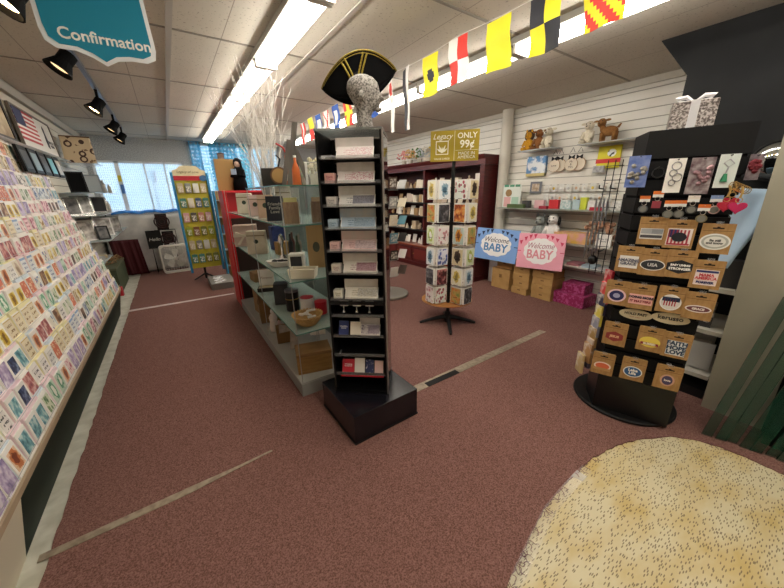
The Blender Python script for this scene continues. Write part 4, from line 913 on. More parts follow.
flag(2.40, 'long twisted grey and white pennant on the bunting beside hat', lambda u, v: 4 if u > .5 else 3, wd=.17, h=.46, tw=.35, taper=True)
flag(2.62, 'long white pennant with a red dot on the bunting beside hat', lambda u, v: 0 if (u-.5)**2+((v-.25)*2.2)**2 < .09 else 3, wd=.16, h=.46, tw=.4, taper=True)
flag(2.92, 'plain blue signal flag hidden behind the mannequin head', lambda u, v: 2)
flag(3.46, 'red flag with a yellow cross on the bunting left of head', lambda u, v: 1 if abs(u-.5) < .13 or abs(v-.5) < .1 else 0)
flag(3.76, 'blue flag with a white centre on the bunting', lambda u, v: 3 if abs(u-.5) < .24 and abs(v-.5) < .26 else 2)
flag(4.03, 'white flag with a red diagonal cross on the bunting', lambda u, v: 0 if min(abs(u-v), abs(u+v-1)) < .1 else 3)
flag(4.28, 'white flag with blue border on the bunting', lambda u, v: 2 if max(abs(u-.5), abs(v-.5)) > .3 else 3)
flag(4.56, 'flag of yellow above red on the bunting', lambda u, v: 1 if v < .5 else 0)
flag(4.86, 'white flag split by a red band, farthest on the bunting', lambda u, v: 3 if abs(u-.5) < .2 else 0)
# Confirmation sign
t = thing('hanging_sign', 'blue scalloped sign reading Confirmation hanging from the ceiling', 'sign', (-.115, 2.4, 2.4), R(-3))
sp_ = [(-.24, .33), (-.235, -.08), (-.225, -.13), (-.19, -.155), (-.12, -.155), (-.06, -.175), (-.01, -.205), (.04, -.175), (.10, -.165), (.165, -.165), (.205, -.145), (.215, -.10), (.195, .33)]
def outl(d): return [(x*(1-d/.22)+(-.01)*d/.22, z*(1) if z > .3 else z+d) for x, z in sp_]
MB().prism(sp_, .006, 'y', 0).build('border', mat('e0e4e6', .5), t)
MB().prism(outl(.018), .002, 'y', -.0025).build('panel', mat('1c83a0', .45), t)
text('Confirmation', .068, WHITE, t, (.012, -.0035, -.09), off=.0012)
for x in (-.2, .17): MB().tube([(x, .003, .32), (x, .003, .345)], .003).build('hook', SILVER, t)

# ------------------------------------------------------------------ 99 cent card carousel
t = thing('card_carousel', 'black pole carousel on a star base with wire card pockets', 'carousel', (2.55, 2.56, .008), R(-45))
MB().lathe([(.019, .03), (.019, 1.86)], 12).build('pole', BLACK, t)
for k in range(4):
    a = R(90*k+8); MB().tube([(.0, 0, .10), (.12*cos(a), .12*sin(a), .075), (.30*cos(a), .30*sin(a), .028), (.335*cos(a), .335*sin(a), .014)], [.03, .026, .018, .014], 8).build('foot', BLACK, t)
MB().lathe([(.035, .03), (.04, .06), (.03, .16)], 12).build('hub', BLACK, t)
MB().lathe([(.30, .255), (.31, .262), (.31, .268), (.30, .275)], 32).build('tray', mat('b07840', .5), t, loc=(-.02, .16, 0))['label'] = 'round wooden bottom tray'
TZ = [1.50, 1.26, 1.02, .78, .55, .33]
for z in TZ:
    mb = MB()
    for s in (-1, 1): mb.tube([(0, 0, z+.08), (s*.15, 0, z+.08)], .003, 5); mb.tube([(0, 0, z-.03), (s*.15, 0, z-.03)], .003, 5)
    for s in (-1, 1):
        for k in range(4):
            a = R(45+90*k); a2 = a+pi/2; c = (s*.15, 0)
            mb.tube([(c[0]+.13*cos(a), .13*sin(a), z-.03), (c[0]+.13*cos(a2), .13*sin(a2), z-.03)], .002, 4)
            mb.tube([(c[0]+.13*cos(a), .13*sin(a), z+.04), (c[0]+.13*cos(a2), .13*sin(a2), z+.04)], .002, 4)
    mb.build('wire_pocket', BLACK, t)
sg = thing('price_sign', 'gold sign reading Legacy and ONLY 99 cents on top of carousel', 'sign', (2.535, 2.545, 1.85), R(-48))
SGM = mat('a08a18', .5)
MB().b2((-.245, -.006, 0), (.245, .006, .29)).build('panel', SGM, sg)
MB().b2((-.002, -.0075, .005), (.002, -.006, .285)).b2((.01, -.0075, .10), (.24, -.006, .103)).build('divider', mat('e4dfb8', .5), sg)
SW = mat('f0ecd8', .5)
text('Legacy', .072, SW, sg, (-.125, -.008, .235), shear=.35); text('VALUE CARDS', .025, SW, sg, (-.125, -.008, .025))
text('ONLY', .072, SW, sg, (.125, -.008, .235), off=.001); text('99\u00a2', .10, SW, sg, (.125, -.008, .155), off=.002); text('MADE IN\nAMERICA', .042, SW, sg, (.125, -.008, .052))
MB().b2((-.19, -.0075, .065), (-.06, -.006, .195)).build('emblem_frame', SW, sg); MB().b2((-.182, -.009, .073), (-.068, -.0075, .187)).build('emblem_ground', SGM, sg)
mb = MB()
for a, L_ in ((-50, .07), (-25, .085), (0, .06), (25, .085), (50, .07)):
    q = R(a); mb.prism([(-.125, .08), (-.125+L_*.55*sin(q)-.008*cos(q), .08+L_*.55*cos(q)+.008*sin(q)), (-.125+L_*sin(q), .08+L_*cos(q)), (-.125+L_*.55*sin(q)+.010*cos(q), .08+L_*.55*cos(q)-.01*sin(q))], .002, 'y', -.011)
mb.build('emblem_leaves', SW, sg)
CP = [('yellow tulip', 'oval', 'f0ead0', 'd8c060', '9a8848'), ('pink blossom', 'floral', 'ece4e0', 'd09098', '7c8c70'), ('sunny orange bird', 'oval', 'b8ccc8', 'd89838', '8c5020'), ('white and blue flower', 'oval', 'e8ecec', '88a8b8', '3c6078'), ('pink green garden', 'floral', 'e0e4dc', 'b04c60', '407050'), ('golden harvest', 'photo', 'c8a860', '8a9850', 'd07030'), ('lavender blue', 'floral', 'e6e8f0', '6878b8', '404c88'), ('dark wood kitten', 'oval', 'd8c8a0', '4c3828', '2c2018'), ('charcoal chalk', 'photo', '48484c', '2c2c30', '8c8c90'), ('autumn leaves', 'photo', 'd88040', '8c3c28', 'e8c070'), ('lime green wreath', 'oval', 'dce8c0', 'b8c860', 'f4f4ea'), ('burgundy photo', 'photo', '6c2830', '38181c', 'c88c88')]
ca = R(-45); TN6 = ['top', 'second', 'third', 'fourth', 'fifth', 'bottom']; kk = 0
for ti, z in enumerate(TZ):
    for s, sn in ((-1, 'left'), (1, 'right')):
        cx = 2.55+s*.145*cos(ca); cy = 2.56+s*.145*sin(ca)
        core = MB()
        for k in range(4):
            a = ca+R(-90+90*k-45+ (6 if s > 0 else -6)); nx_, ny_ = cos(a), sin(a)
            st = CP[(ti*5+k*3+(s > 0)*4) % 12]
            o = MB().b2((-.072, -.003, 0), (.072, 0, .185)).b2((-.072, .0003, 0), (.072, .022, .198), 1).build('greeting_card', [art(*st[1:], sc=4, border=.02), mat('ece8e0', .6)], loc=(cx+nx_*.098, cy+ny_*.098, z-.03), rz=a+pi/2)
            tag(o, '%s card on %s side of %s carousel tier, %s face' % (st[0], sn, TN6[ti], ['front left', 'front right', 'back right', 'back left'][k]), 'greeting card', 'cards on the black carousel')

# ------------------------------------------------------------------ round spinner with tilted plaques behind tower
t = thing('plaque_spinner', 'round revolving stand with tilted plaques between tower and wooden cabinet', 'display stand', (2.62, 3.95, .008))
MB().lathe([(.30, 0), (.31, .01), (.31, .035), (.29, .045)], 32).build('base', mat('8f8a80', .5), t); MB().lathe([(.025, .045), (.025, 1.8)], 12).build('pole', BLACK, t)
for z in (.35, .6, .85, 1.1, 1.35, 1.6): MB().lathe([(.16, z-.03), (.165, z-.028), (.165, z-.022)], 20).build('ring', mat('8c8880', .4), t)
PC = [('white', 'dcd8d0'), ('dark brown', '4a382c'), ('grey', '8c8c88'), ('cream', 'd8ccb0'), ('teal', '5c8c98'), ('black framed', '26221f')]
for r, z in enumerate((.35, .6, .85, 1.1, 1.35, 1.6)):
    for k in range(6):
        a = R(60*k-100); nm, cc = PC[(r*5+k) % 6]
        if k in (2, 3): continue
        o = MB().b2((-.06, -.005, 0), (.06, .005, .15)).b2((-.045, -.007, .02), (.045, -.005, .13), 1).build('plaque', [mat(cc, .5), mat('e0dcd0', .5, c2=cc, scale=30)], loc=(2.62+.20*cos(a), 3.95+.20*sin(a), z), rz=a+pi/2+(.9 if k == 1 else 0))
        o.rotation_euler = (R(14), 0, a+pi/2) if k != 1 else (R(38), 0, a+pi/2+1.2)
        tag(o, '%s plaque on %s level of round spinner, %s side' % (nm, RN[5-r], ['near', 'right', '', '', 'left', 'near left'][k]), 'plaque', 'plaques on the round spinner')

# ------------------------------------------------------------------ mahogany cabinet on the right wall
t = thing('wood_cabinet', 'large mahogany wall cabinet with black shelves and panelled doors', 'cabinet', (4.22, 3.62, .008))
CL = 3.0
MB().b2((0, 0, .0), (.46, CL, .09)).build('plinth', WOOD, t, bevel=.003)
MB().b2((.01, .01, .09), (.46, CL-.01, .43)).build('lower_body', WOOD, t)
MB().b2((-.02, -.02, .43), (.46, CL+.02, .46)).build('counter_top', mat('8a4a34', .3), t, bevel=.004)
MB().b2((.08, 0, .46), (.46, .09, 2.02)).build('side_panel', WOOD, t); MB().b2((.08, CL-.09, .46), (.46, CL, 2.02)).build('side_panel', WOOD, t)
MB().b2((.43, .09, .46), (.46, CL-.09, 2.02)).build('back_panel', mat('3c1a18', .6), t)
MB().prism([(.05, 1.95), (.46, 1.95), (.46, 2.10), (.0, 2.10), (.01, 2.07), (.05, 2.03)], CL+.06, 'y', -.03).build('crown', WOOD, t)
MB().b2((.08, 1.48, .46), (.46, 1.53, 1.96)).build('divider', WOOD, t)
CZ = [.77, 1.06, 1.33, 1.62]
for z in CZ: MB().b2((.06, .09, z-.02), (.43, CL-.09, z)).build('shelf', mat('16120f', .5), t)
for k in range(5):
    d = MB().b2((-.004, .04+k*.585, .12), (.012, .58+k*.585, .41)).build('door', WOOD, t)
    MB().b2((-.009, .09+k*.585, .16), (-.003, .53+k*.585, .37)).build('panel', mat('6a2824', .35), d, bevel=.003); MB().ell((-.018, .54+k*.585, .27), (.01, .01, .01), 8, 5).build('knob', mat('a88848', .3, .8), d)
# figurines on its shelves
random.seed(31); CB = thing('x', 'x y z w', 'x'); bpy.data.objects.remove(CB)
protos = {}
def proto(kind):
    if kind in protos: return protos[kind]
    mb = MB()
    if kind == 'angel': mb.lathe([(.035, 0), (.04, .01), (.026, .07), (.03, .11), (.012, .135)], 10).ell((0, 0, .155), (.017, .017, .021), 8, 6).prism([(-.05, .07), (-.02, .09), (0, .1), (.02, .09), (.05, .07), (.055, .13), (.02, .12), (-.02, .12), (-.055, .13)], .008, 'x', .012)
    elif kind == 'box': mb.b2((-.04, -.055, 0), (.04, .055, .14))
    elif kind == 'plaque': mb.box((0, 0, .085), (.012, .11, .16), M=Matrix.Rotation(R(12), 3, 'Y'))
    elif kind == 'bell': mb.lathe([(.035, 0), (.03, .02), (.018, .06), (.008, .075), (.012, .09)], 10)
    else: mb.ell((0, 0, .045), (.03, .045, .045), 10, 6).ell((0, -.03, .10), (.022, .022, .025), 8, 6)
    protos[kind] = [mb.build('gift_ornament', mat(c, .5)).data for c in ('d8cdb8', 'b8a488', 'e6e0d4', 'a08058', 'c8b4a0')]
    for o_ in [o for o in bpy.data.objects if o.name.startswith('gift_ornament') and o.data in protos[kind]]: bpy.data.objects.remove(o_)
    return protos[kind]
KN = {'angel': 'angel figurine', 'box': 'gift box', 'plaque': 'leaning plaque', 'bell': 'small bell', 'bird': 'bird figurine'}; cn = ['cream', 'tan', 'white', 'brown', 'beige']
for r, z in enumerate([.468+.0]+[c+.008 for c in CZ]):
    y = 3.62+.16; k = 0
    while y < 3.62+CL-.14:
        if not 3.62+1.42 < y < 3.62+1.58:
            kd = random.choice(['angel', 'box', 'plaque', 'angel', 'bird', 'bell', 'plaque']); ci = random.randrange(5)
            o = bpy.data.objects.new('gift_ornament', proto(kd)[ci]); C.objects.link(o); o.location = (4.22+.20+random.uniform(-.03, .03), y, z+.001); sc_ = random.uniform(.95, 1.25); o.scale = (sc_,)*3
            tag(o, '%s %s, place %s from the column end, %s cabinet shelf' % (cn[ci], KN[kd], ORD[k] if k < 10 else ['eleventh', 'twelfth', 'thirteenth', 'fourteenth', 'fifteenth', 'sixteenth', 'seventeenth', 'eighteenth', 'nineteenth', 'twentieth', 'last', 'last'][min(k-10, 11)], ['lowest', 'second', 'third', 'fourth', 'top'][r]), 'ornament', 'gifts on the mahogany cabinet'); k += 1
        y += random.uniform(.125, .16)
for k, (y, c, nm) in enumerate(((5.95, 'e09c98', 'pink'), (5.72, 'd8b070', 'peach'), (5.42, '5c8048', 'green leafy'), (5.15, 'e8e4d8', 'white'), (4.92, 'c8b040', 'yellow'), (5.25, 'c4ccd0', 'pale grey'))):
    t = thing('flower_arrangement', nm+' silk flower arrangement on top of the mahogany cabinet', 'flowers', (4.42, y, 2.109)); MB().lathe([(.04, 0), (.055, .09)], 12).build('pot', mat('c8c0b0', .5), t)
    random.seed(40+k); mb = MB()
    for q in range(40): mb.ell((random.gauss(0, .06), random.gauss(0, .07), .12+random.random()*.16), (.024, .024, .018), 6, 4)
    mb.build('blooms', mat(c, .7), t)
bx('clear_bag', 'clear gift bag on the cabinet shelf edge by the column', 4.36, 3.76, 1.70, (.08, .12, .2), mat('d8d0c8', .5), 0, 'gift bag').location.z = 1.629

# ------------------------------------------------------------------ right wall: shelves and goods
def wshelf(label, y0, y1, z, dep=.32): return tag(MB().b2((XR-.014-dep, y0, z-.012), (XR-.014, y1, z)).build('wall_shelf', glass('d8dcd8', .55, .2)), label, 'shelf')
WX = XR-.014
wshelf('left short acrylic shelf with plush toys high on the slat wall', 2.60, 3.12, 2.10, .3)
wshelf('right short acrylic shelf with plush toys high on the slat wall', 1.62, 2.26, 2.09, .3)
tag(MB().b2((WX-.36, 1.5, 1.278), (WX, 3.36, 1.29)).build('wall_shelf', mat('8c9288', .4)), 'long middle shelf on the slat wall above the plush dog', 'shelf')
tag(MB().b2((WX-.36, 1.45, .835), (WX, 2.75, .85)).build('wall_shelf', mat('a8a498', .4)), 'lower wooden shelf on the slat wall behind the baby signs', 'shelf')
tag(MB().b2((WX-.30, 1.2, .53), (WX, 2.45, .545)).build('wall_shelf', mat('d4d0c8', .4)), 'bottom white shelf on the slat wall above the pink boxes', 'shelf')
def plush(label, y, z, c, h=.27, c2=None, pose='sit', x=4.52, mane=None, rz=0, ears='up', nose='2a1c18', earc=None):
    t = thing('plush_toy', label, 'plush toy', (x, y, z), rz, 'plush toys on the wall shelves')
    m = mat(c, .95, c2=c2 or c, scale=60, bump=.5); s = h/.27
    if pose == 'sit':      # faces -X
        MB().ell((0, 0, .085*s), (.055*s, .06*s, .085*s)).build('body', m, t, smooth=True)
        for q in (-1, 1):
            MB().tube([(-.02*s, q*.035*s, .03*s), (-.10*s, q*.045*s, .02*s)], [.028*s, .022*s], 8).build('leg', m, t, smooth=True)
            MB().tube([(-.02*s, q*.05*s, .13*s), (-.06*s, q*.06*s, .06*s)], [.02*s, .017*s], 8).build('arm', m, t, smooth=True)
        hc = (-.01*s, 0, .20*s)
    else:                  # standing animal, body along +Y to the left
        MB().ell((0, -.02*s, .12*s), (.055*s, .10*s, .06*s)).build('body', m, t, smooth=True)
        for qx in (-1, 1):
            for qy in (-.09, .05): MB().tube([(qx*.03*s, qy*s, .11*s), (qx*.03*s, qy*s, .0)], [.026*s, .02*s], 8).build('leg', m, t, smooth=True)
        MB().tube([(0, .05*s, .14*s), (-.01*s, .07*s, .20*s)], [.04*s, .03*s], 8).build('neck', m, t, smooth=True)
        MB().tube([(0, -.11*s, .15*s), (0, -.14*s, .19*s)], [.016*s, .008*s], 6).build('tail', m, t, smooth=True); hc = (-.015*s, .075*s, .225*s)
    if mane: MB().ell((hc[0]+.015, hc[1], hc[2]), (.035*s, .078*s, .082*s)).build('mane', mat(mane, .95, bump=.5), t, smooth=True)
    MB().ell(hc, (.052*s, .05*s, .052*s)).ell((hc[0]-.045*s, hc[1], hc[2]-.015*s), (.03*s, .028*s, .024*s)).build('head', m, t, smooth=True)
    MB().ell((hc[0]-.074*s, hc[1], hc[2]-.01*s), (.008*s, .01*s, .008*s), 8, 5).build('nose', mat(nose, .4), t)
    for q in (-1, 1):
        MB().ell((hc[0]-.045*s, hc[1]+q*.02*s, hc[2]+.018*s), (.006*s, .006*s, .007*s), 8, 5).build('eye', BLACK, t)
        em = mat(earc, .9) if earc else m
        if ears == 'up': MB().ell((hc[0], hc[1]+q*.04*s, hc[2]+.055*s), (.01*s, .016*s, .028*s)).build('ear', em, t, smooth=True)
        elif ears == 'side': MB().ell((hc[0], hc[1]+q*.068*s, hc[2]+.025*s), (.01*s, .034*s, .014*s)).build('ear', em, t, smooth=True)
        else: MB().ell((hc[0], hc[1]+q*.056*s, hc[2]-.012*s), (.014*s, .016*s, .045*s)).build('ear', em, t, smooth=True)
    return t
plush('yellow plush lion with dark mane on the left high shelf', 3.02, 2.101, 'd09a28', .27, 'b88420', mane='4a3828')
plush('slim brown plush goat between the lion and the white one', 2.86, 2.101, '8c5c30', .28, '7a4c28', ears='side')
plush('white plush lamb at right of the left high shelf', 2.72, 2.101, 'd8d0bc', .28, 'c8bea8', ears='side')
plush('white plush lamb at left of the right high shelf', 2.19, 2.091, 'd8d0bc', .28, 'c8bea8', ears='side')
plush('brown standing plush goat with dark horns on the right high shelf', 1.98, 2.091, '8f6434', .26, '7a522a', pose='stand', ears='side')
plush('white plush dog with floppy black ears behind pink baby sign', 2.47, .851, 'e4e2de', .40, 'd8d6d2', ears='drop', earc='1a1a1a', x=4.50)
plush('grey plush penguin behind the blue baby sign', 2.68, .851, '9aa09c', .36, '888c88', ears='none' if False else 'up', x=4.52)
bx('picture_book', 'bright yellow picture book with a red band on the slat wall', WX-.03, 1.98, 1.80, (.022, .26, .26), mat('d8cc28', .5), 0, 'book', rx=0)
tag(MB().b2((-.013, -.14, .05), (-.011, .14, .10)).build('book_band', mat('c83028', .5), loc=(WX-.031, 1.98, 1.81)), 'red paper band across the bright yellow picture book', 'band')
tag(MB().ell((0, 0, 0), (.004, .05, .045), 12, 8).build('cover_picture', mat('ecece8', .6, c2='30302c', scale=18, lo=.55, hi=.6), loc=(WX-.042, 1.95, 1.975)), 'round black and white picture on the yellow book cover', 'sticker')
t = thing('book_box', 'blue and white patterned boxed book on the slat wall', 'book', (WX-.03, 2.95, 1.75)); MB().b2((-.03, -.15, 0), (.02, .15, .28)).build('body', mat('dfe4e8', .5, c2='5888b8', scale=9, lo=.45, hi=.55), t); MB().b2((-.032, -.15, -.001), (.022, .15, .04)).build('band', mat('c8b878', .5), t)
for k, (y, x) in enumerate(((2.66, .05), (2.59, .025), (2.42, .05), (2.33, .025))):
    t = thing('hoop_ornament', ['left front', 'left rear', 'right front', 'right rear'][k]+' round wooden hoop ornament with black bow on the slat wall', 'ornament', (WX-x-.02, y, 1.755), 0, 'hoop ornaments')
    MB().lathe([(.082, -.006), (.082, .006)], 28).build('disc', mat('d8ccb8', .6), t, loc=(0, 0, .12), ry=pi/2); MB().tube([(0, .082*cos(q*pi/14), .12+.082*sin(q*pi/14)) for q in range(29)], .006, 6).build('hoop', mat('a8845c', .6), t)
    MB().prism([(0, .215), (-.04, .24), (-.04, .18), (0, .205), (.04, .18), (.04, .24)], .01, 'x', -.012).build('bow', BLACK, t); MB().tube([(0, -.03, .27), (0, 0, .33), (0, .03, .27)], .003).build('hanger', BLACK, t)
    if k % 2 == 0: text('Mr\n&\nMrs' if k else 'Love', .04, mat('5c5048', .5), t, (-.008, 0, .12), rz=-pi/2)
bx('small_gift', 'small silver wrapped gift on a hook right of the hoops', WX-.06, 2.06, 1.75, (.05, .13, .08), mat('8c8c90', .3, .5, c2='c8c8c8', scale=20), 0, 'box')
t = thing('sign_board', 'white and green party tag board standing on the middle shelf', 'board', (WX-.2, 3.22, 1.291)); MB().b2((0, -.16, 0), (.015, .16, .34)).build('panel', mat('dce4dc', .5), t); MB().lathe([(.055, 0), (.055, .01)], 18).build('tag', mat('9c7c50', .6), t, loc=(-.011, .05, .22), ry=pi/2)
for k in range(3): MB().b2((-.004, -.14+.1*k, .31), (0, -.06+.1*k, .345)).build('label', mat('4c9070', .5), t)
for k, c in enumerate(('a8ccb8', 'd8a8a8')): MB().b2((-.005, -.13+.14*k, .01), (0, -.01+.14*k, .16)).build('card', mat(c, .5), t)
t = thing('photo_frame', 'small grey photo frame hooked on the slat wall over middle shelf', 'photo frame', (WX-.03, 2.93, 1.50)); MB().b2((0, -.09, 0), (.02, .09, .17)).build('frame', mat('70747c', .4), t); MB().b2((-.002, -.06, .03), (0, .06, .14)).build('photo', mat('a08870', .5, c2='d8ccb8', scale=20), t)
random.seed(50)
for r in range(2):
    for k in range(9):
        y = 2.72-k*.105; c = ['d8d4c8', 'c8b048', 'dcdcd8', 'a8a8a8', 'c8a888'][(k+r*2) % 5]
        t = thing('charm_packet', '%s jewellery packet, %s from left, %s hook row of slat wall' % (['white', 'gold', 'pale', 'silver', 'tan'][(k+r*2) % 5], ORD[k], ['upper', 'lower'][r]), 'packet', (WX-.07, y, 1.52-.13*r+.0), 0, 'jewellery packets on the slat wall')
        MB().b2((0, -.035, 0), (.003, .035, .10)).build('card', mat('d8d8d2', .5), t); MB().ell((-.006, 0, .045), (.006, .018, .02), 8, 6).build('charm', mat(c, .3, .3), t); MB().tube([(-.02, 0, .09), (.068, 0, .096)], .002, 4).build('hook', CHROME, t)
MIDS = [(3.05, .30, .07, '4c6038', 'flat dark green'), (2.96, .14, .13, '3c3c3c', 'upright grey'), (2.74, .16, .14, 'd8b0b4', 'pale pink'), (2.60, .13, .05, '8c1c30', 'flat dark red'), (2.52, .15, .15, 'c83038', 'bright red'), (2.35, .16, .14, '98b8b8', 'aqua lettered'), (2.20, .12, .15, 'b8ccd0', 'light blue'), (2.12, .1, .19, 'c8d040', 'lime topped'), (2.0, .14, .13, 'd0ccc8', 'white speckled'), (1.87, .12, .12, 'c0bcb8', 'grey speckled'), (1.9, .16, .05, 'b02838', 'flat red'), (1.72, .13, .14, 'b8b4b0', 'silver speckled')]
for k, (y, wd, h, c, nm) in enumerate(MIDS):
    xx = WX-.30 if h < .08 else WX-.17
    bx('boxed_gift', nm+' gift pack on the middle shelf of the slat wall', xx, y, 1.291, (.06, wd-.015, h*.82), mat(c, .5, c2='e4e4e0' if 'speck' in nm or 'letter' in nm else c, scale=30), 0, 'box', 'packs on the middle shelf')
# lower shelf: fabric basket, bow wreath, sign
t = thing('fabric_basket', 'yellow and pink patterned fabric basket on the lower shelf', 'basket', (WX-.2, 2.16, .851)); MB().box((0, 0, .07), (.22, .44, .14), taper=1.06).build('body', mat('d8b04c', .7, c2='d8a0a0', scale=12), t, bevel=.01)
t = thing('mesh_wreath', 'brown and peach mesh bow wreath leaning on the lower shelf', 'wreath', (WX-.22, 1.80, .851), 0)
random.seed(8); mb = MB()
for k in range(34):
    q = k*.37; r = .06+.10*random.random(); mb.ell((-.04+random.gauss(0, .03), r*cos(q)*1.25, .17+r*sin(q)), (.025, .04, .03), 7, 5)
mb.build('mesh_loops', mat('7c5a44', .8, c2='c89c80', scale=14), t, smooth=True); MB().box((0, -.04, .22), (.02, .09, .08)).build('ribbon', mat('c8beb0', .6), t)
t = thing('small_sign', 'small white lettered sign block at the end of lower shelf', 'sign', (WX-.33, 1.74, .851)); MB().b2((-.01, -.085, 0), (.02, .085, .16)).build('block', WHITE, t); text('Bless this\nhome', .032, mat('60646c', .5), t, (-.0112, 0, .09), rz=-pi/2)
for k in range(5): bx('bottom_pack', ['white', 'pink', 'pale blue', 'silver', 'cream'][k]+' flat pack lying on the bottom white shelf', WX-.16, 2.3-.2*k, .546, (.2, .16, .035), mat(['dcdcd8', 'c88890', 'a8bcc8', 'a8a8a8', 'd8d0b8'][k], .5), 0, 'box', 'flat packs on the bottom shelf')

# kraft boxes on the floor, pink boxes, baby signs
def kbox(label, x, y, z, d, rz=0, m=BOXK, slot=True, name='kraft_box'):
    t = thing(name, label, 'box', (x, y, z), rz, 'boxes on the floor by the slat wall')
    MB().b2((-d[0]/2, -d[1]/2, 0), (d[0]/2, d[1]/2, d[2])).build('carton', m, t, bevel=.004)
    if slot:
        MB().b2((-d[0]/2-.002, -.025, d[2]*.55), (-d[0]/2+.001, .025, d[2]*.72)).build('label', mat('7c5c34', .7), t)
    return t
kbox('tallest kraft carton on the floor below the blue baby sign', 4.44, 3.12, .008, (.32, .34, .33)); kbox('low kraft carton on top of the tallest carton', 4.47, 3.10, .342, (.28, .28, .13))
for k in range(4): kbox('%s kraft box in the left stack of four below the signs' % ['bottom', 'second', 'third', 'top'][k], 4.40+.008*(k % 2), 2.74-.01*(k % 2), .008+k*.108, (.30, .27, .105), R(2*(k % 3)-2))
for k in range(4): kbox('%s kraft box in the right stack of four below the signs' % ['bottom', 'second', 'third', 'top'][k], 4.44-.01*(k % 2), 2.40+.008*(k % 2), .008+k*.108, (.32, .31, .105), R(3*(k % 2)-1))
PK = mat('96265a', .5, c2='b8588c', scale=35, lo=.52, hi=.56)
kbox('wide pink patterned keepsake box on the floor below the wall shelf', 4.50, 2.03, .008, (.32, .44, .16), R(-4), PK, False, 'keepsake_box'); kbox('smaller pink patterned keepsake box stacked on the wide one', 4.53, 2.02, .169, (.26, .30, .14), R(2), PK, False, 'keepsake_box')
bx('slat_sheet', 'white ribbed panel leaning between cabinet and kraft cartons', 4.50, 3.42, .008, (.02, .22, .42), mat('c8c8c4', .5), 0, 'panel')
def babysign(label, c, c1, c2, x, y, z, roll, tx):
    t = thing('baby_sign', label, 'sign', (x, y, z), -pi/2); t.rotation_euler = (R(-8), R(roll), -pi/2+R(3))
    MB().b2((-.39, -.012, 0), (.39, 0, .50)).build('board', mat(c, .5), t)
    P = []
    for k in range(72): a = 2*pi*k/72; r = 1+.07*abs(sin(a*6)); P.append((.265*r*cos(a), .25+.175*r*sin(a)))
    MB().prism(P, .002, 'y', -.0145).build('cloud_panel', mat('ecebea', .5), t)
    text('Welcome', .115, mat('3c3840' if 'blue' in label else 'a86878', .5), t, (0, -.0155, .325), shear=.3)
    text('BABY', .175, mat(c2, .5), t, (0, -.0155, .20), off=.004, sx=1.05)
    mb = MB()
    for s in (-1, 1):
        for k in range(4):
            x0 = s*(.10+.08*k); z0 = .485-.03*k*k*.35; mb.prism([(x0-.03, z0), (x0+.03, z0-.012*s), (x0, z0-.06)], .002, 'y', -.0142)
        mb.b2((s*.36-.03, -.0142, .24), (s*.36+.03, -.0122, .25))
    mb.build('pennants', mat(c1, .5), t); return t
babysign('blue board reading Welcome BABY propped above the kraft boxes', '7ba4dc', '1c2c50', '4f86b8', 4.18, 3.21, .475, 0, 0)
babysign('pink board reading Welcome BABY propped above the kraft boxes', 'e8a4b4', 'c83c5c', 'd88c98', 4.20, 2.45, .47, -3.5, 0).scale = (.87, 1, 1)

# ------------------------------------------------------------------ black octagonal sticker fixture
KX, KY = 2.61, .71
t = thing('sticker_fixture', 'black multi sided slatted floor display covered with kraft sticker packs', 'display stand', (KX, KY, .008))
U = Vector((.33, -.943, 0)); Nn = Vector((-.943, -.33, 0)); Pf = Vector((2.31, .79, 0)); FRZ = math.atan2(-.943, .33)
def fpnt(s, off, z): p = Pf+U*s+Nn*off; return Vector((p.x, p.y, z))
c0 = [(2.31, .79), (2.45, .39), (2.76, .455), (2.90, .66), (2.84, .88), (2.68, .98), (2.495, .92)]
loc2 = [(x-KX, y-KY) for x, y in c0]
MB().lathe([(.320, 0), (.324, .006), (.324, .018), (.318, .024)], 48).build('base_disc', BLACK, t)
MB().prism(loc2, .27, 'z', .024).build('lower_drum', mat('0e0e0f', .3, spec=.4), t)
MB().prism([(x*.96, y*.96) for x, y in loc2], 1.55, 'z', .29).build('core', BLACKM, t)
mb = MB(); z = .30
while z < 1.70: mb.prism([(x*1.0, y*1.0) for x, y in loc2], .085, 'z', z); z += .1
mb.build('slats', mat('131314', .6, spec=.2), t)
MB().prism([(x*1.0, y*1.0) for x, y in loc2], .01, 'z', 1.84).build('top_board', mat('151516', .5), t, loc=(0, 0, -.006))
hd = MB(); n = len(loc2)
for k in range(n):
    (x0, y0), (x1, y1) = loc2[k], loc2[(k+1) % n]
    vs = [(x0*1.01, y0*1.01, 1.845), (x1*1.01, y1*1.01, 1.845), (x1*1.01, y1*1.01, 1.70), (x0*1.01, y0*1.01, 1.70)]
    vs += [(v[0]*.97, v[1]*.97, v[2]) for v in vs]; hd.add(vs, [(0, 1, 2, 3), (4, 5, 6, 7), (0, 1, 5, 4), (2, 3, 7, 6)])
hd.build('header', mat('131314', .6, spec=.2), t)
def peg(T_, z, dep, m=ACRYL, w_=.018): MB().b2((-w_/2, 0, z), (w_/2, dep, z+.012)).build('hook', m, T_)
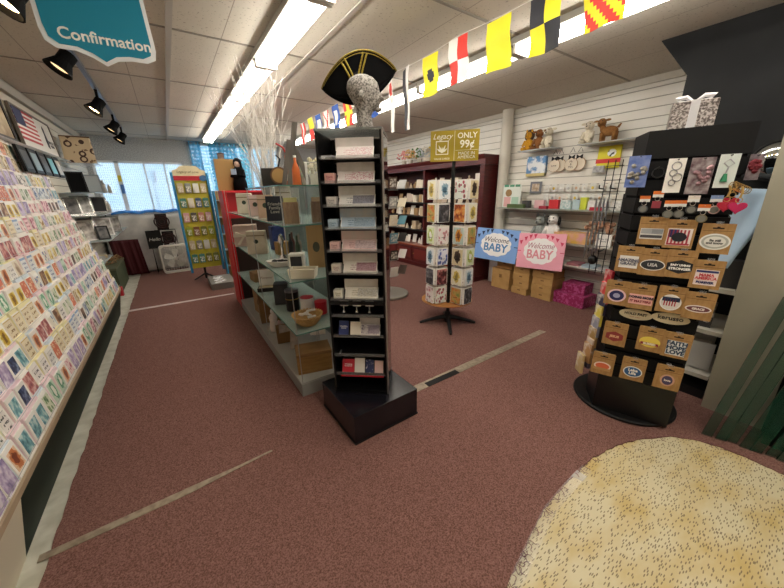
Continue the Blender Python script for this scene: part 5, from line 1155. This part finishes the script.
def sticker(s, z, label, cfg, off=.05, stack=3, wd=.128, h=.160):
    z0 = z-h/2; p = fpnt(s, off, z0)
    t = thing('sticker_pack', label, 'sticker pack', p, FRZ+R(random.uniform(-3, 3)), 'kraft sticker packs on the black fixture')
    MB().b2((-wd/2, 0, 0), (wd/2, .003, h)).b2((-wd/2+.004, .0035, .003), (wd/2-.002, .02, h-.002)).build('kraft_card', KRAFT, t)
    mb = MB(); mb.b2((-.022, -.001, h-.028), (.022, .0005, h-.021)).b2((-.006, -.001, h-.021), (.006, .0005, h-.016)); mb.build('hang_slot', mat('2a1c10', .8), t)
    MB().b2((-wd/2+.006, -.0006, h-.040), (wd/2-.006, .0002, h-.037)).build('fold_line', mat('7c5c34', .8), t)
    MB().b2((-.01, 0.021, h-.02), (.01, off-.004, h-.008)).b2((-.014, -.002, h-.004), (.014, .0, h+.012)).build('hook', ACRYL, t)
    shp, base, parts = cfg; cz = h*.40; n0 = len(t.children)
    def disc(rx, rz, c, d, nn=28): MB().prism([(rx*cos(2*pi*k/nn), cz+rz*sin(2*pi*k/nn)) for k in range(nn)], .001, 'y', -d).build('sticker', mat(c, .4), t)
    def rect(w2, h2, c, d): MB().b2((-w2, -d, cz-h2), (w2, -d+.001, cz+h2)).build('sticker', mat(c, .4), t)
    if shp == 'disc': disc(*base[:3], .0015)
    elif shp == 'hex': MB().prism([(-base[0], cz-base[1]*.5), (0, cz-base[1]), (base[0], cz-base[1]*.5), (base[0], cz+base[1]*.5), (0, cz+base[1]), (-base[0], cz+base[1]*.5)], .001, 'y', -.0015).build('sticker', mat(base[2], .4), t)
    else: rect(*base[:3], .0015)
    for pt in parts:
        if pt[0] == 'd': disc(pt[1], pt[2], pt[3], pt[4] if len(pt) > 4 else .0025)
        elif pt[0] == 'r': rect(pt[1], pt[2], pt[3], .0025)
        elif pt[0] == 'b': MB().b2((pt[1], -.0028, cz+pt[2]), (pt[3], -.0018, cz+pt[4])).build('sticker_mark', mat(pt[5], .4), t)
        elif pt[0] == 't': text(pt[1], pt[2], mat(pt[3], .4), t, (0, -.0035, cz+pt[4]), ext=.0004, off=pt[5] if len(pt) > 5 else .0008, sx=pt[6] if len(pt) > 6 else 1)
    for ch in t.children:
        if ch.name.startswith('sticker') or ch.name.startswith('lettering'):
            l = ch.location.z; ch.scale = (1.17, 1, 1.17); ch.location.z = -.17*cz if l == 0 else cz+(l-cz)*1.17
random.seed(2)
stripes = lambda w2, h2, c, n: [('b', -w2+2*w2*k/n, -h2, -w2+2*w2*(k+.5)/n, h2, c) for k in range(n)]
sticker(.108, 1.311, 'kraft pack with grey and white banner sticker, left of top row', ('rect', (.045, .026, 'dcdcd8'), [('b', -.043, .0, .0, .024, 'a0a4a8'), ('b', 0, .0, .043, .024, '8a8e92'), ('b', -.043, -.02, .043, -.006, '4c4c50')]))
sticker(.232, 1.30, 'kraft pack with dark figure over striped flag sticker, top row middle', ('rect', (.045, .04, 'e4dcd8'), stripes(.042, .034, 'a83c48', 6)+[('b', -.042, -.002, -.004, .036, '35386c'), ('d', .028, .022, '22242c', .0035), ('b', -.042, -.038, .042, -.03, 'b84050')]))
sticker(.380, 1.285, 'kraft pack with white oval script sticker, right of top row', ('disc', (.052, .037, 'e4e4e0'), [('d', .045, .031, 'a8aca4'), ('d', .036, .024, 'dcdcd6', .0035), ('t', 'Be still\nand know', .014, '4a4c48', 0)]), .055)
sticker(.030, 1.135, 'kraft pack with white and grey lettered sticker, left of second row', ('rect', (.04, .032, 'e4e2de'), [('t', 'AMAZING\nGRACE', .021, '5c6074', 0)]))
sticker(.146, 1.130, 'kraft pack with dark map shaped sticker, second row', ('disc', (.05, .028, 'e8e6e0'), [('d', .046, .024, '3a3c40'), ('t', 'USA', .022, 'c8c8c4', 0)]), .056)
sticker(.268, 1.135, 'kraft pack with black hexagon sticker and two white bars', ('hex', (.05, .034, '24262a'), [('t', 'EASY LIVING', .013, 'f0f0ec', .008), ('t', 'STRONGER', .016, 'f0f0ec', -.010)]), .064)
sticker(.385, 1.090, 'kraft pack with red and blue MAMA sticker, right of second row', ('rect', (.04, .037, 'ecdcd8'), [('b', -.038, .024, .038, .034, '30386c'), ('t', 'MAMA\nAMERICA', .018, 'c84c54', .004), ('t', 'FOREVER', .015, '30386c', -.024)]), .07)
sticker(.007, .913, 'kraft pack with blue and pink round seal sticker', ('disc', (.042, .036, 'e8c8cc'), [('d', .033, .028, '2c3060'), ('d', .016, .013, 'a8a8c8', .0035)]))
sticker(.130, .910, 'kraft pack with pink sticker reading doing more it matters', ('rect', (.050, .027, 'e4b0a8'), [('t', 'DOING MORE', .0165, '2c2c44', .011), ('t', 'IT MATTERS', .0165, '8c2838', -.011)]), .056)
sticker(.270, .918, 'kraft pack with red and white striped shield sticker', ('disc', (.042, .042, 'e8e6e4'), [('d', .037, .037, 'd8d4d0')]+stripes(.026, .018, 'a83040', 5)+[('b', -.034, .006, .034, .028, '2c3450')]), .056)
sticker(.392, .905, 'kraft pack with dark diamond sticker, right of third row', ('disc', (.048, .018, 'e4dcd8'), [('d', .042, .013, '6c3c40'), ('t', 'GRACE', .014, 'e8e0d8', 0)]), .066)
sticker(.042, .633, 'kraft pack with dark red hexagon sticker, left of fourth row', ('hex', (.04, .030, '8c3434'), [('t', 'JESUS', .018, 'e0b890', 0)]))
sticker(.224, .645, 'kraft pack with yellow and maroon oval sticker', ('disc', (.044, .030, 'e4cc58'), [('b', -.038, -.018, .038, -.004, '8c2c38'), ('t', 'BLESSED', .014, 'f0e8d0', -.011)]), .056)
sticker(.350, .640, 'kraft pack with FAITH HOPE LOVE sticker', ('rect', (.038, .040, 'e8ecec'), [('t', 'FAITH\nHOPE\nLOVE', .030, '24405c', .001, .0014)]), .06)
sticker(.012, .400, 'kraft pack with orange half sun sticker, left of bottom row', ('disc', (.042, .026, 'ecdcd0'), [('d', .034, .019, 'd86c48'), ('b', -.042, -.028, .042, -.012, 'b8905c')]))
sticker(.178, .415, 'kraft pack with blue oval Lake Life sticker', ('disc', (.043, .033, 'e4e8e8'), [('d', .038, .028, '2c5c90'), ('t', 'Lake\nLife', .023, 'f0f0ec', .001)]), .056)
sticker(.350, .425, 'kraft pack with navy and orange snowflake seal sticker, bottom right', ('disc', (.030, .034, 'c89c88'), [('d', .022, .026, '4c4468'), ('t', 'love', .016, 'e8e0dc', 0)]), .075)
# oval brand plates
for s, z, wd, tx, lb in ((.125, .785, .085, 'HOLD FAST', 'left cream oval plate reading HOLD FAST on black fixture'), (.292, .795, .09, 'kerusso', 'right cream oval plate reading kerusso on black fixture')):
    t = thing('oval_plate', lb, 'sign', fpnt(s, .035, z), FRZ, 'oval plates'); MB().prism([(wd*cos(2*pi*k/32), .034*sin(2*pi*k/32)) for k in range(32)], .006, 'y', 0).build('plate', mat('c2b494', .5), t)
    text(tx, .038 if tx[0] == 'k' else .022, mat('26221c', .5), t, (0, -.0015, .004), off=.0008)
    if tx[0] == 'H': text('faith wear', .014, mat('a87860', .5), t, (0, -.0015, -.016))
# hanging cards with jewellery
def jcard(s, z, label, c, wd, h, jc, kind, off=.07):
    t = thing('jewellery_card', label, 'jewellery', fpnt(s, off, z-h/2-.02), FRZ+R(8), 'jewellery cards on the black fixture')
    MB().b2((-wd/2, 0, 0), (wd/2, .003, h)).build('card', c, t); MB().tube([(0, -.02, h-.006), (0, off-.004, h-.006)], .003, 5).build('hook', BLACK, t)
    mb = MB()
    if kind == 'rings':
        for q, (x, zz, r) in enumerate(((0, .78, .020), (-.008, .58, .016), (.012, .45, .02), (-.006, .3, .014))): mb.tube([(x+r*cos(a*pi/8), -.006, h*zz+r*sin(a*pi/8)) for a in range(17)], .0025, 5)
    elif kind == 'tassel':
        mb.tube([(0, -.005, h*.85), (.02, -.006, h*.72), (.0, -.006, h*.62), (-.02, -.006, h*.74), (0, -.005, h*.85)], .0025, 5); mb.tube([(0, -.006, h*.62), (-.004, -.006, h*.42)], .003, 5)
        mb.tube([(-.004, -.008, h*.42), (-.006, -.01, h*.18)], [.007, .015], 8, 1)
    else:
        for q in range(12): mb.ell((random.uniform(-wd*.35, wd*.35), -.008, h*random.uniform(.15, .75)), (.012, .006, .012), 6, 4)
    mb.build('charms', [mat(jc, .3, .6), mat('1c7a50', .5)], t)
jcard(-.02, 1.66, 'blue card with two round charms at the left of black fixture', mat('5068a8', .5, c2='8090c0', scale=20), .10, .17, '8c8880', 'beads', .05)
jcard(.146, 1.631, 'white card with silver ring charms on black fixture', WHITE, .075, .175, '9a9a9c', 'rings')
jcard(.250, 1.626, 'clear pack of silver and maroon beads on black fixture', mat('a8a0a0', .3, c2='5c4048', scale=30), .095, .18, '8c6c70', 'beads')
jcard(.345, 1.645, 'white card with a green tassel key ring on black fixture', mat('d4dcd8', .5), .075, .16, 'a8a8ac', 'tassel')
jcard(.445, 1.66, 'small clear pack with a dark red charm at the right edge', mat('585054', .3, c2='8c8088', scale=30), .05, .12, '5c1820', 'beads', .03)
t = thing('bangle', 'black ring bangle hanging between the blue and white cards', 'jewellery', fpnt(.075, .06, 1.63), FRZ); MB().tube([(.026*cos(a*pi/8), 0, .026*sin(a*pi/8)) for a in range(17)], .004, 6).build('ring', mat('303030', .3, .5), t); MB().tube([(0, -.01, .03), (0, .055, .03)], .003).build('hook', BLACK, t)
KR = [(.043, 1.49, 'd06c28', '484c50', 'olive grey oval'), (.098, 1.515, 'd06c28', '8c3440', 'dark red square'), (.157, 1.465, 'd06c28', '60645c', 'large grey round'), (.204, 1.465, 'd06c28', '54544c', 'bronze round'), (.250, 1.49, 'dcd4c8', '3c3c3c', 'black round'), (.298, 1.445, 'd06c28', '6c6448', 'brass round'), (.340, 1.49, '8098c0', 'c89c98', 'pink round')]
for k, (s, z, tc_, cc, nm) in enumerate(KR):
    t = thing('key_ring', '%s key ring hanging from %s tag on black fixture' % (nm, {'d06c28': 'an orange', 'dcd4c8': 'a cream', '8098c0': 'a blue'}[tc_]), 'key ring', fpnt(s, .06+.012*(k % 3), z), FRZ, 'key rings on the black fixture')
    MB().b2((-.024, 0, 0), (.024, .002, .018)).b2((-.024, 0, -.016), (.024, .002, 0), 1).build('tag', [mat(tc_, .5), mat('dcdcd8', .5)], t); MB().tube([(.011*cos(a*pi/6), -.002, -.024+.011*sin(a*pi/6)) for a in range(13)], .002, 5).build('split_ring', CHROME, t)
    if 'square' in nm: MB().b2((-.02, -.003, -.074), (.02, .001, -.036)).build('fob', mat(cc, .5), t)
    else: MB().lathe([(.0235, -.002), (.0235, .002)], 18, sy=.9).lathe([(.017, .002), (.017, .003)], 18, mi=1).build('fob', [mat(cc, .6), mat('74746c', .5)], t, loc=(0, -.001, -.055), rx=pi/2)
    MB().tube([(0, -.012, .012), (0, .056+.012*(k % 3), .012)], .0025, 5).build('hook', ACRYL, t)
def heart(nm, s, z, c, off, r=.028):
    t = thing('heart_key_ring', nm, 'key ring', fpnt(s, off, z), FRZ, 'heart key rings')
    P = []
    for k in range(32): a = 2*pi*k/32; P.append((r*1.1*sin(a)**3, r*(.82*cos(a)-.32*cos(2*a)-.12*cos(3*a)-.05*cos(4*a))))
    MB().prism(P, .016, 'y', -.008).build('heart', mat(c, .5, c2=c, scale=80), t, bevel=.003)
    MB().tube([(.012*cos(a*pi/6), 0, .035+.012*sin(a*pi/6)) for a in range(13)], .002, 5).tube([(0, 0, .045), (.004, 0, .075), (-.003, 0, .10)], .005, 6).build('chain', mat('c8a868', .3, .8), t)
heart('dark red heart key ring hanging left of the pink heart', .372, 1.455, 'a81c34', .09); heart('pink glittery heart key ring at the right of black fixture', .415, 1.45, 'b41e54', .10, .032)
heart('deep red heart key ring tucked behind the pink heart', .393, 1.475, 'b82038', .06)
MB  # gold ring cluster
t = thing('ring_cluster', 'cluster of gold key ring loops above the heart key rings', 'key ring', fpnt(.41, .07, 1.555), FRZ); mb = MB()
for k in range(7): mb.tube([(.018*cos(a*pi/6)+.009*(k-3), .006*k-.02, .018*sin(a*pi/6)-.004*k) for a in range(13)], .0022, 5)
mb.build('rings', mat('c8a870', .25, .9), t)
# gift box on top
t = thing('glitter_gift', 'silver sequinned gift box with white bow on top of black fixture', 'gift box', (2.66, .72, 1.861), R(-70)); MB().b2((-.10, -.08, 0), (.10, .08, .16)).build('box', mat('b4aca8', .3, .5, c2='5c5450', scale=90, lo=.42, hi=.58, bump=1), t, bevel=.005)
MB().b2((-.02, -.083, 0), (.02, .083, .163)).build('ribbon', mat('d8d8dc', .4), t)
mb = MB()
for s in (-1, 1): mb.tube([(0, 0, .165), (s*.04, 0, .195), (s*.085, 0, .19), (s*.07, 0, .17), (0, 0, .165)], [.006, .012, .014, .012, .006], 6)
mb.build('bow', mat('dcdce0', .4), t)
# left facet: hanging packages and wire grid with bracelets
GX, GY = 2.465, .955
t = thing('wire_rack', 'black wire grid rack with hooks left of the sticker fixture', 'rack', (GX, GY, .008), R(105))
mb = MB()
for k in range(3): mb.tube([(.0+.04*k, 0, .96), (.0+.04*k, 0, 1.72)], .003, 5)
for k in range(9): mb.tube([(-.01, 0, .98+k*.088), (.09, 0, .98+k*.088)], .0025, 4)
mb.build('wire_grid', BLACK, t)
for r in range(3):
    for k in range(2): MB().tube([(.01+.06*k, 0, 1.54-.20*r), (.01+.06*k, .03, 1.54-.20*r), (.02+.06*k, .17, 1.545-.20*r), (.02+.06*k, .18, 1.565-.20*r)], .004, 5).build('hook', BLACK, t)
random.seed(14)
for r in range(2):
    for k in range(8):
        hz = 1.49-.20*r; x = GX-.03-.018*k; y = GY+.02+.015*(k % 3)
        t = MB().tube([(0, 0, 0), (.006, .004, -.04), (.0, 0, -.09), (-.005, -.003, -.14), (0, 0, -.17-.02*(k % 3))], [.004, .007, .005, .007, .003], 5).build('bracelet', mat(['b0b0b4', '8c8c90', 'c8c4b8'][k % 3], .3, .8), loc=(x-.03, y+.02*r, hz), smooth=False)
        tag(t, '%s bracelet strand from front, %s hooks of wire rack' % (ORD[k], ['upper', 'lower'][r]), 'bracelet', 'bracelets on the wire rack')
tag(MB().ell((0, 0, 0), (.03, .03, .033), 14, 9).tube([(0, 0, .03), (0, 0, .06)], .003).build('round_ornament', mat('141416', .3), loc=(2.37, .99, 1.08), smooth=True), 'round black ornament hanging below the wire rack bracelets', 'ornament')
LFC = [('c82838', 'red ribbon'), ('d84848', 'red and white'), ('3c3c58', 'navy'), ('d8c850', 'yellow'), ('8c90a0', 'silver'), ('b09058', 'kraft'), ('d0c0b0', 'beige'), ('504858', 'dark'), ('b08858', 'brown card'), ('c8b080', 'tan card')]
for k, (c, nm) in enumerate(LFC):
    z = 1.02-.085*k if k < 8 else .47-.09*(k-8); x, y = (2.402-.004*k, .880+.004*k) if k < 8 else (2.365-.02*(k-8), .905+.03*(k-8))
    o = MB().b2((-.04, -.01, -.15), (.04, .01, 0)).build('hanging_pack', mat(c, .4, c2='e4e0d8', scale=16, lo=.5, hi=.7), loc=(x, y, z), rz=R(-130+5*(k % 3)), bevel=.002)
    tag(o, nm+' long narrow pack hanging on the left facet of black fixture', 'packet', 'packs on the left facet')

# ------------------------------------------------------------------ gondola behind the fixture, beige end panel, glass sheets, mirror
t = thing('shelf_gondola', 'black gondola with cream shelves between fixture and beige panel', 'shelving', (3.06, .36, .008))
MB().b2((.50, -.01, 0), (.54, .80, 1.52)).build('back_panel', mat('161617', .6), t)
for z in (.20, .55, .865): MB().b2((0, -.01, z-.03), (.50, .80, z)).build('shelf', mat('cfcabc', .5), t)
MB().b2((0.02, -.01, 0), (.5, .80, .07)).build('base', DARK, t); MB().b2((.06, .78, 0), (.50, .80, 1.5)).build('end_panel', mat('161617', .6), t)
for z in (1.2, 1.5): MB().b2((.40, -.01, z-.02), (.5, .78, z)).build('rail', BLACK, t)
t = thing('paper_tray', 'white acrylic file tray with papers on the lowest gondola shelf', 'tray', (3.27, .52, .209), R(12)); MB().b2((-.13, -.12, 0), (.13, .12, .01)).b2((-.13, -.12, 0), (-.12, .12, .22)).b2((.0, -.12, 0), (.01, .12, .24)).b2((-.13, .11, 0), (.13, .12, .24)).build('tray', mat('d8d8d8', .3), t); MB().b2((-.11, -.10, .011), (-.01, .10, .20)).build('papers', WHITE, t)
bx('file_box', 'dark grey magazine file on the upper gondola shelf', 3.16, .44, .874, (.10, .16, .19), mat('4a4a4c', .5), R(10), 'box')
bx('booklet_stack', 'leaning white and pink booklets beside the grey file', 3.2, .60, .874, (.02, .14, .22), mat('e4dcdc', .5, c2='d89c9c', scale=6), R(-20), 'booklet')
bx('clipboard', 'black lettered sign card on the middle gondola shelf', 3.12, .50, .559, (.015, .14, .2), mat('3c3c3e', .4, c2='a8a8a8', scale=40, lo=.5, hi=.6), R(5), 'card')
# pale blue cloth hanging right of hearts
cl = MB(); vs = []; fs = []
for j in range(13):
    v = j/12; z = 1.54-.52*v
    for i in range(17):
        u = i/16; vs.append((3.16-.08*v+.015*sin(u*9+v*3), .66-.31*u*(1-.5*max(0, v-.45)), z-.03*abs(u-.5)*(1-v)))
for j in range(12):
    for i in range(16): a = j*17+i; fs.append((a, a+1, a+18, a+17))
o = cl.add(vs, fs).build('hanging_cloth', mat('c4daf0', .7, c2='b0cce4', scale=4), smooth=True); sd = o.modifiers.new('s', 'SOLIDIFY'); sd.thickness = .02
tag(o, 'pale blue child shirt hanging on the gondola right of the heart key rings', 'clothing')
tag(MB().prism([(YF+.02, 0), (.33, 0), (.372, 2.2), (YF+.02, 2.2)], .04, 'x', 2.97).build('beige_panel', mat('aaa593', .6, c2='a49f8d', scale=3), loc=(0, 0, .008)), 'large plain beige end panel at the right of the picture', 'panel')
for k in range(7):
    y = .245-.052*k-.01*(k % 2); x0 = 2.60+.006*(k*k % 7)+.012*k
    t = thing('glass_sheet', '%s glass shelf pane with green edges leaning on the beige panel' % (['frontmost', 'second', 'third', 'fourth', 'fifth', 'sixth', 'hindmost'][k]), 'glass pane', (0, 0, 0), 0, 'leaning glass panes')
    a = Vector((x0, y, .009)); b = Vector((2.925, y-.10-.015*k, .92+.03*(k % 3))); wv = Vector((.012, -.046, 0)); nrm = (b-a).cross(wv).normalized()*.014
    MB().add([a, a+wv, b+wv, b, a+nrm, a+wv+nrm, b+wv+nrm, b+nrm], [(0, 1, 2, 3), (4, 5, 6, 7)]).build('pane', GREENG, t)
    MB().add([a, a+wv, b+wv, b, a+nrm, a+wv+nrm, b+wv+nrm, b+nrm], [(0, 3, 7, 4), (1, 2, 6, 5), (0, 1, 5, 4), (3, 2, 6, 7)]).build('edge', EDGE, t)
bx('dark_carton', 'black storage case behind the glass panes', 2.875, -.44, .008, (.15, .90, .40), BLACKM, 0, 'case')
bx('black_board', 'tall black board leaning upright on beige panel behind the glass panes', 2.957, -.44, .008, (.02, .94, 1.1), BLACKM, 0, 'board')
t = thing('convex_mirror', 'round convex mirror hanging on the dark partition at the right', 'mirror', (3.64, .44, 1.72), 0); mb = MB().lathe([(.135, 0), (.12, .02), (.08, .038), (.04, .046), (0, .048)], 32); mb.build('mirror', mat('d0d8dc', .03, 1), t, smooth=True, ry=-pi/2)
MB().tube([(0, .137*cos(a*pi/16), .137*sin(a*pi/16)) for a in range(33)], .006, 6).build('rim', BLACK, t)
t = thing('snowflake', 'small white snowflake ornament hung on the dark partition', 'ornament', (3.66, .38, 2.10)); mb = MB()
for k in range(6):
    a = R(60*k); mb.tube([(0, 0, 0), (0, .07*cos(a), .07*sin(a))], .005, 5)
    for s in (-1, 1): mb.tube([(0, .045*cos(a), .045*sin(a)), (0, .045*cos(a)+.022*cos(a+s*.8), .045*sin(a)+.022*sin(a+s*.8))], .004, 4)
mb.build('arms', WHITE, t)
